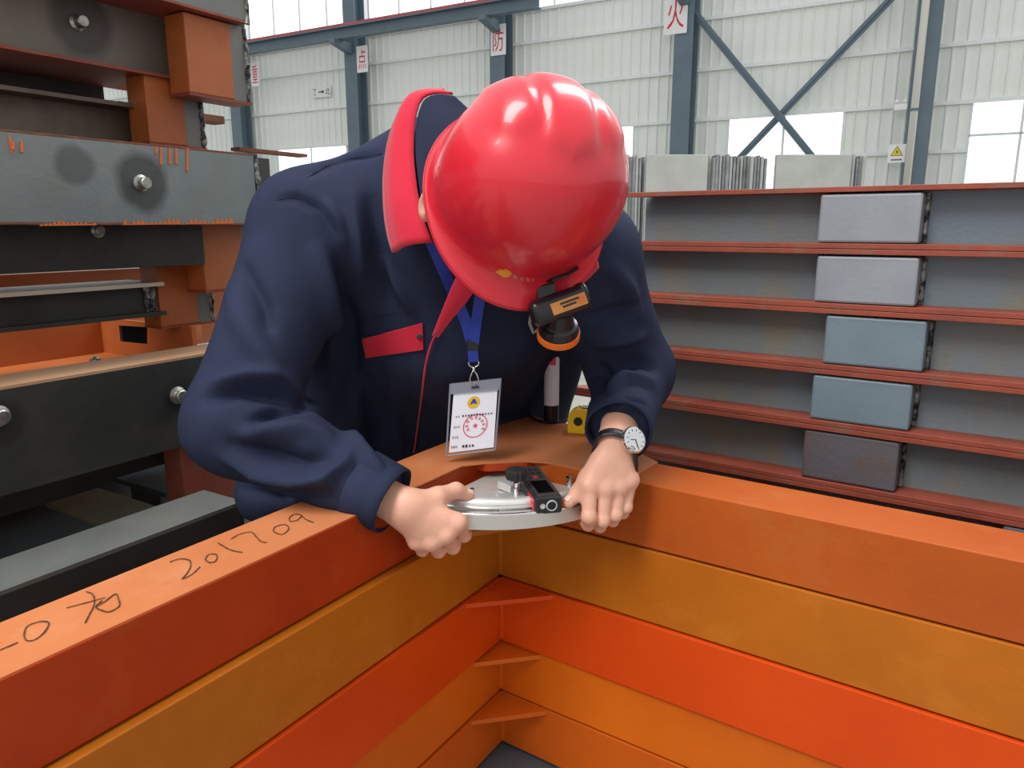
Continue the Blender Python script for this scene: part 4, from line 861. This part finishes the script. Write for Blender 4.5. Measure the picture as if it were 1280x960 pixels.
# ------------------------------------------------------------------ badge and lanyard
YB = 1.135
MT['blue'] = mat('blue_strap', (34, 62, 170), (28, 50, 150), 60, .6, bump=.3, bscale=900); MT['card'] = mat('card_paper', (236, 236, 246), rough=.5); MT['sleeve'] = mat('clear_sleeve', (178, 182, 196), rough=.12, alpha=.35, spec=.7); MT['sleeve_edge'] = mat('sleeve_rim', (150, 154, 168), rough=.2, alpha=.75)
bd = thing('name_badge', A(590, 566, YB), 'white name badge with red round stamp in a clear sleeve, hanging on a blue lanyard', 'badge')
def B(x, y, dy=0.0): return A(x, y, YB + dy) 
q = [B(567, 492), B(622, 485), B(617, 559), B(561, 566)]
card = build('card', MB().prism(q, (0, .0012, 0)), MT['card'], bd)
qs = [B(563, 480, -.001), B(626, 473, -.001), B(619, 562, -.001), B(558, 570, -.001)]
ts = [B(563, 480, -.002), B(626, 473, -.002), B(623, 488, -.002), B(563, 493, -.002)]
build('sleeve_header', MB().prism(ts, (0, .004, 0)), MT['sleeve_edge'], bd)
for a, b in ((qs[0], qs[3]), (qs[3], qs[2]), (qs[2], qs[1])): build('sleeve_border', MB().tube([a, b], .0016, 6), MT['sleeve_edge'], bd)
build('sleeve_slot', MB().cbox(B(594, 484, -.0032), .012, .001, .003, unit(qs[1] - qs[0]), (0, 1, 0), np.cross(unit(qs[1] - qs[0]), [0, 1, 0])), MT['blackink'], bd)
BX = unit(q[1] - q[0]); BZ = unit(q[0] - q[3]); BX = unit(BX - 0 * BZ); pb = YB / FPX
def bpt(x, y): return B(x, y, -.0004)
def bdisc(x, y, r, m, name, n=28, r2=None):
    c = bpt(x, y); o_ = [c + (BX * math.cos(t) + BZ * math.sin(t)) * r * pb for t in np.linspace(0, 2 * math.pi, n, endpoint=False)]; mm = MB()
    if r2 is None: mm.add(o_, [tuple(range(n))])
    else: i_ = [c + (BX * math.cos(t) + BZ * math.sin(t)) * r2 * pb for t in np.linspace(0, 2 * math.pi, n, endpoint=False)]; mm.add(o_ + i_, [(j, (j + 1) % n, n + (j + 1) % n, n + j) for j in range(n)])
    mm.v = [tuple(np.array(p) + np.array([0, -.0002 * (m is not MT['emblem_yellow']), 0])) for p in mm.v]; return build(name, mm, m, card, fix=False)
MT['stamp'] = mat('stamp_red', (222, 74, 100), rough=.6); MT['emb_blue'] = mat('emblem_blue', (70, 60, 160), rough=.6)
MT['emblem_gold'] = mat('emblem_gold', (228, 186, 40), rough=.5)
bdisc(592, 503, 8, MT['emblem_gold'], 'emblem'); c = bpt(592, 503); mm = MB(); mm.add([c + np.array([0, -.0005, 0]) + BX * a * pb + BZ * b * pb for a, b in ((-5, -2.5), (-1, 5), (2, 4), (5, -2.5), (0, -1))], [(0, 1, 4), (1, 2, 4), (2, 3, 4)]); build('emblem_mark', mm, MT['emb_blue'], card, fix=False)
bdisc(594, 532, 16, MT['stamp'], 'stamp_ring', 40, 14.8)
c = bpt(594, 532); mm = MB(); st = []
for k in range(10): t = math.pi / 2 + k * math.pi / 5; r = (4 if k % 2 == 0 else 1.6) * pb; st.append(c + np.array([0, -.0004, 0]) + BX * r * math.cos(t) + BZ * r * math.sin(t))
mm.add(st + [c + np.array([0, -.0004, 0])], [(k, (k + 1) % 10, 10) for k in range(10)]); build('stamp_star', mm, MT['stamp'], card, fix=False)
for k in range(9):      # illegible print
    t = math.radians(205 - k * 29); rr = unit(BX * math.cos(t) + BZ * math.sin(t)); tx = BX * math.sin(t) - BZ * math.cos(t); cc = c + rr * 11 * pb + np.array([0, -.0004, 0])
    for s_ in (-.8, .8): build('stamp_print', MB().add([cc + tx * (s_ + a) * pb + rr * b * pb for a, b in ((-.45, -2), (.45, -2), (.45, 2), (-.45, 2))], [(0, 1, 2, 3)]), MT['stamp'], card, fix=False)
MT['grey_ink'] = mat('grey_ink', (110, 110, 120), rough=.6)
def marks(x0, x1, y, n, hp, m='blackink'):
    for k in range(n):
        x = x0 + (x1 - x0) * (k + .5) / n; wv = (x1 - x0) / n * random.uniform(.35, .7) / 2; h_ = hp * random.uniform(.6, 1) / 2; cc = bpt(x, y - (x - x0) * .09) + np.array([0, -.0006, 0])
        build('print_mark', MB().add([cc + BX * a * wv * pb + BZ * b * h_ * pb for a, b in ((-1, -1), (1, -1), (1, 1), (-1, 1))], [(0, 1, 2, 3)]), MT[m], card, fix=False)
marks(569, 575, 521, 2, 2); marks(577, 616, 520, 11, 3); marks(567, 575, 534, 3, 3, 'grey_ink'); marks(565, 573, 547, 3, 3, 'grey_ink'); marks(563, 572, 559, 3, 3, 'grey_ink'); marks(577, 593, 558, 4, 4)
hk = B(592, 472)
build('swivel_hook', MB().tube([B(590, 480, -.002), B(587, 474, -.002), B(589, 468, -.002), B(592, 462, -.002), B(596, 468, -.002), B(598, 474, -.002), B(595, 481, -.002)], .0013, 6), MT['chrome'], bd, smooth=True)
build('swivel_barrel', MB().lathe(B(592, 463), UP, [(.0022, -.001), (.003, .001), (.003, .005), (.002, .006)], 10), MT['chrome'], bd, smooth=True)
build('strap_ring', MB().tube([B(592 + 6.5 * math.cos(t), 454 + 5 * math.sin(t)) for t in np.linspace(0, 2 * math.pi, 17)], .0012, 6, False), MT['chrome'], bd, smooth=True)
def ribbon(pts, wid, th=.0016, nrm=(0, -1, .1)):
    P_ = spline([A(*p) for p in pts], 18); g = []
    for i, p in enumerate(P_):
        t = unit(P_[min(i + 1, 17)] - P_[max(i - 1, 0)]); s = unit(np.cross(t, nrm)); g.append([p - s * wid / 2, p, p + s * wid / 2])
    return MB().sheet(g, th)
build('lanyard_strap', ribbon([(538, 300, 1.06), (549, 325, 1.075), (566, 365, 1.105), (582, 402, 1.128), (589, 428, 1.134)], .017), MT['blue'], bd)
build('lanyard_strap', ribbon([(602, 352, 1.08), (599, 378, 1.105), (595, 405, 1.128), (592, 430, 1.132)], .016), MT['blue'], bd)
build('strap_end', ribbon([(591, 426, 1.133), (591, 438, 1.134), (592, 452, 1.135)], .0155, .003), MT['blue'], bd)
build('buckle', MB().cbox(B(591, 431, -.001), .019, .006, .018), MT['blk'], bd, bevel=.002)
# ------------------------------------------------------------------ watch
ud = unit(elL - wrL)
WC = wrL - ud * .014; wax = ud
u0 = unit(bkL - wax * np.dot(bkL, wax)); v0 = np.cross(wax, u0)
wt = thing('wristwatch', WC, 'wristwatch with silver case and black leather strap on the wrist next to the tape measure', 'watch')
MT['leather'] = mat('black_leather', (22, 22, 25), (32, 32, 36), 60, .35, bump=.5, bscale=300)
# strap hugging the wrist: radius measured on the skin
def wr_r(dirv):
    P_ = (WC + dirv[None] * np.linspace(.012, .06, 240)[:, None]).astype(np.float32)[None, None]; d = hand(P_, wrL, elL, mL, fL, tL, bkL)[0, 0]; i = np.argmax(d > 0); return np.linspace(.012, .06, 240)[i]
rows = []
for q in np.linspace(0, 2 * math.pi, 49):
    dv = u0 * math.cos(q) + v0 * math.sin(q); r = wr_r(dv) + .0018; rows.append([WC + dv * r - wax * .0105, WC + dv * (r + .0008) , WC + dv * r + wax * .0105])
build('strap', MB().sheet(rows, .0024), MT['leather'], wt, smooth=True)
fdir = unit(A(790, 557, .99) - WC); fdir = unit(fdir - wax * np.dot(fdir, wax)); cdir = unit(fdir * .8 + unit(-ray(790, 557)) * .75); wc = WC + fdir * (wr_r(fdir) + .003) ; wc = wc + cdir * .002
build('case', MB().lathe(wc, cdir, [(.0165, -.004), (.0190, -.001), (.0195, .003), (.0185, .0055), (.0165, .0062)], 36), MT['chrome'], wt, smooth=False)
build('dial', MB().lathe(wc, cdir, [(.0163, .0055), (.0163, .0060)], 36), mat('dial_silver', (232, 230, 222), (214, 212, 206), 80, .3), wt)
du = unit(np.cross(cdir, wax)); dv = np.cross(cdir, du)
for k in range(12):
    t = k * math.pi / 6; e = du * math.cos(t) + dv * math.sin(t); build('hour_marker', MB().cbox(wc + cdir * .0063 + e * .0135, .003, .0009, .0005, e, np.cross(cdir, e), cdir), MT['blackink'], wt)
for r, dx, dy in ((.0042, -.0065, 0), (.0042, .0065, 0), (.0042, 0, -.0068)): build('subdial', MB().lathe(wc + du * dx + dv * dy, cdir, [(r, .0060), (r, .0063), (r * .8, .0063), (r * .8, .0061)], 20), MT['chrome'], wt)
for ang, ln in ((.8, .008), (2.6, .012)): e = du * math.cos(ang) + dv * math.sin(ang); build('hand', MB().cbox(wc + cdir * .0067 + e * ln / 2, ln, .001, .0004, e, np.cross(cdir, e), cdir), MT['blackink'], wt)
cr = unit(-wax * .9 - du * 0); build('crown', MB().lathe(wc + cr * .0190 + cdir * .0015, cr, [(.0024, 0), (.003, .001), (.003, .004), (.002, .0045)], 12), MT['chrome'], wt)
for sgn in (-1, 1): build('lug', MB().cbox(wc + du * sgn * .0 + cr * 0 + np.cross(cdir, cr) * sgn * .0185 - cdir * .001, .006, .014, .004, np.cross(cdir, cr), cr, cdir), MT['chrome'], wt, bevel=.001)
# ------------------------------------------------------------------ things on the corner plate
zp = zt + .001
MT['tape_yellow'] = mat('tape_yellow', (240, 196, 20), rough=.35)
tc = onz(728, 543, zp); tp = thing('tape_measure', tc, 'yellow tape measure with black grip standing behind the watch hand', 'tape measure')
s_ = tc[1] / FPX; TX = unit([1, -.25, 0]); TY = np.cross(UP, TX)
prof = [(-.5, 0), (.45, 0), (.5, .06), (.5, .55), (.40, .82), (.15, 1), (-.2, 1), (-.42, .86), (-.5, .6)]
def tprof(w_, h_, o): return [tc + TX * a * w_ + UP * (b * h_) + TY * o for a, b in prof]
build('case', MB().prism(tprof(40 * s_, 33 * s_, 0), TY * .034), MT['tape_yellow'], tp, bevel=.004)
build('grip', MB().prism([tc + TX * a * 40 * s_ + UP * b * 33 * s_ - TY * .001 for a, b in ((.05, -.0), (.52, .0), (.53, .6), (.42, .86), (.2, .75))], TY * .036), MT['blk_matte'], tp, bevel=.002)
build('label_disc', MB().lathe(tc + UP * 17 * s_ - TX * 6 * s_ - TY * .001, -TY, [(.008, 0), (.008, .0008)], 20), MT['blk_matte'], tp)
build('thumb_lock', MB().cbox(tc + TX * 3 * s_ + UP * 33.5 * s_ + TY * .017, .016, .012, .004, TX, TY, UP), MT['blk_matte'], tp, bevel=.001)
build('belt_clip', MB().cbox(tc + TX * 2 * s_ + UP * 35 * s_ + TY * .008, .022, .005, .0012, TX, TY, UP), MT['chrome'], tp)
cb = build('cable', MB().tube(spline([onz(659, 514, zp + .012), onz(664, 521, zp + .004), onz(676, 527, zp + .0025), onz(692, 528, zp + .0025), onz(712, 525, zp + .0025)], 20), .0022, 7), MT['blk'], smooth=True); tag(cb, 'thin black cable lying on the corner plate left of the tape measure', 'cable')
tb0 = onz(689, 528, zp); tbh = thing('labelled_tube', tb0, 'slim black tube wrapped in a white label, standing on the corner plate behind the headlamp', 'tube')
s_ = tb0[1] / FPX
build('tube', MB().lathe(tb0, UP, [(9 * s_, 0), (9.5 * s_, 2 * s_), (9.5 * s_, 100 * s_), (7 * s_, 104 * s_), (7 * s_, 112 * s_)], 24), MT['blk'], tbh, smooth=False)
lb = build('paper_label', MB().lathe(tb0 - np.array([.0, 0, 0]), UP, [(9.7 * s_, 24 * s_), (9.7 * s_, 98 * s_)], 24, False), MT['card'], tbh, smooth=True)
build('label_print', MB().cbox(tb0 + UP * 82 * s_ - np.array([0, 9.75 * s_, 0]), 9 * s_, .0006, 10 * s_), MT['stamp'], lb)
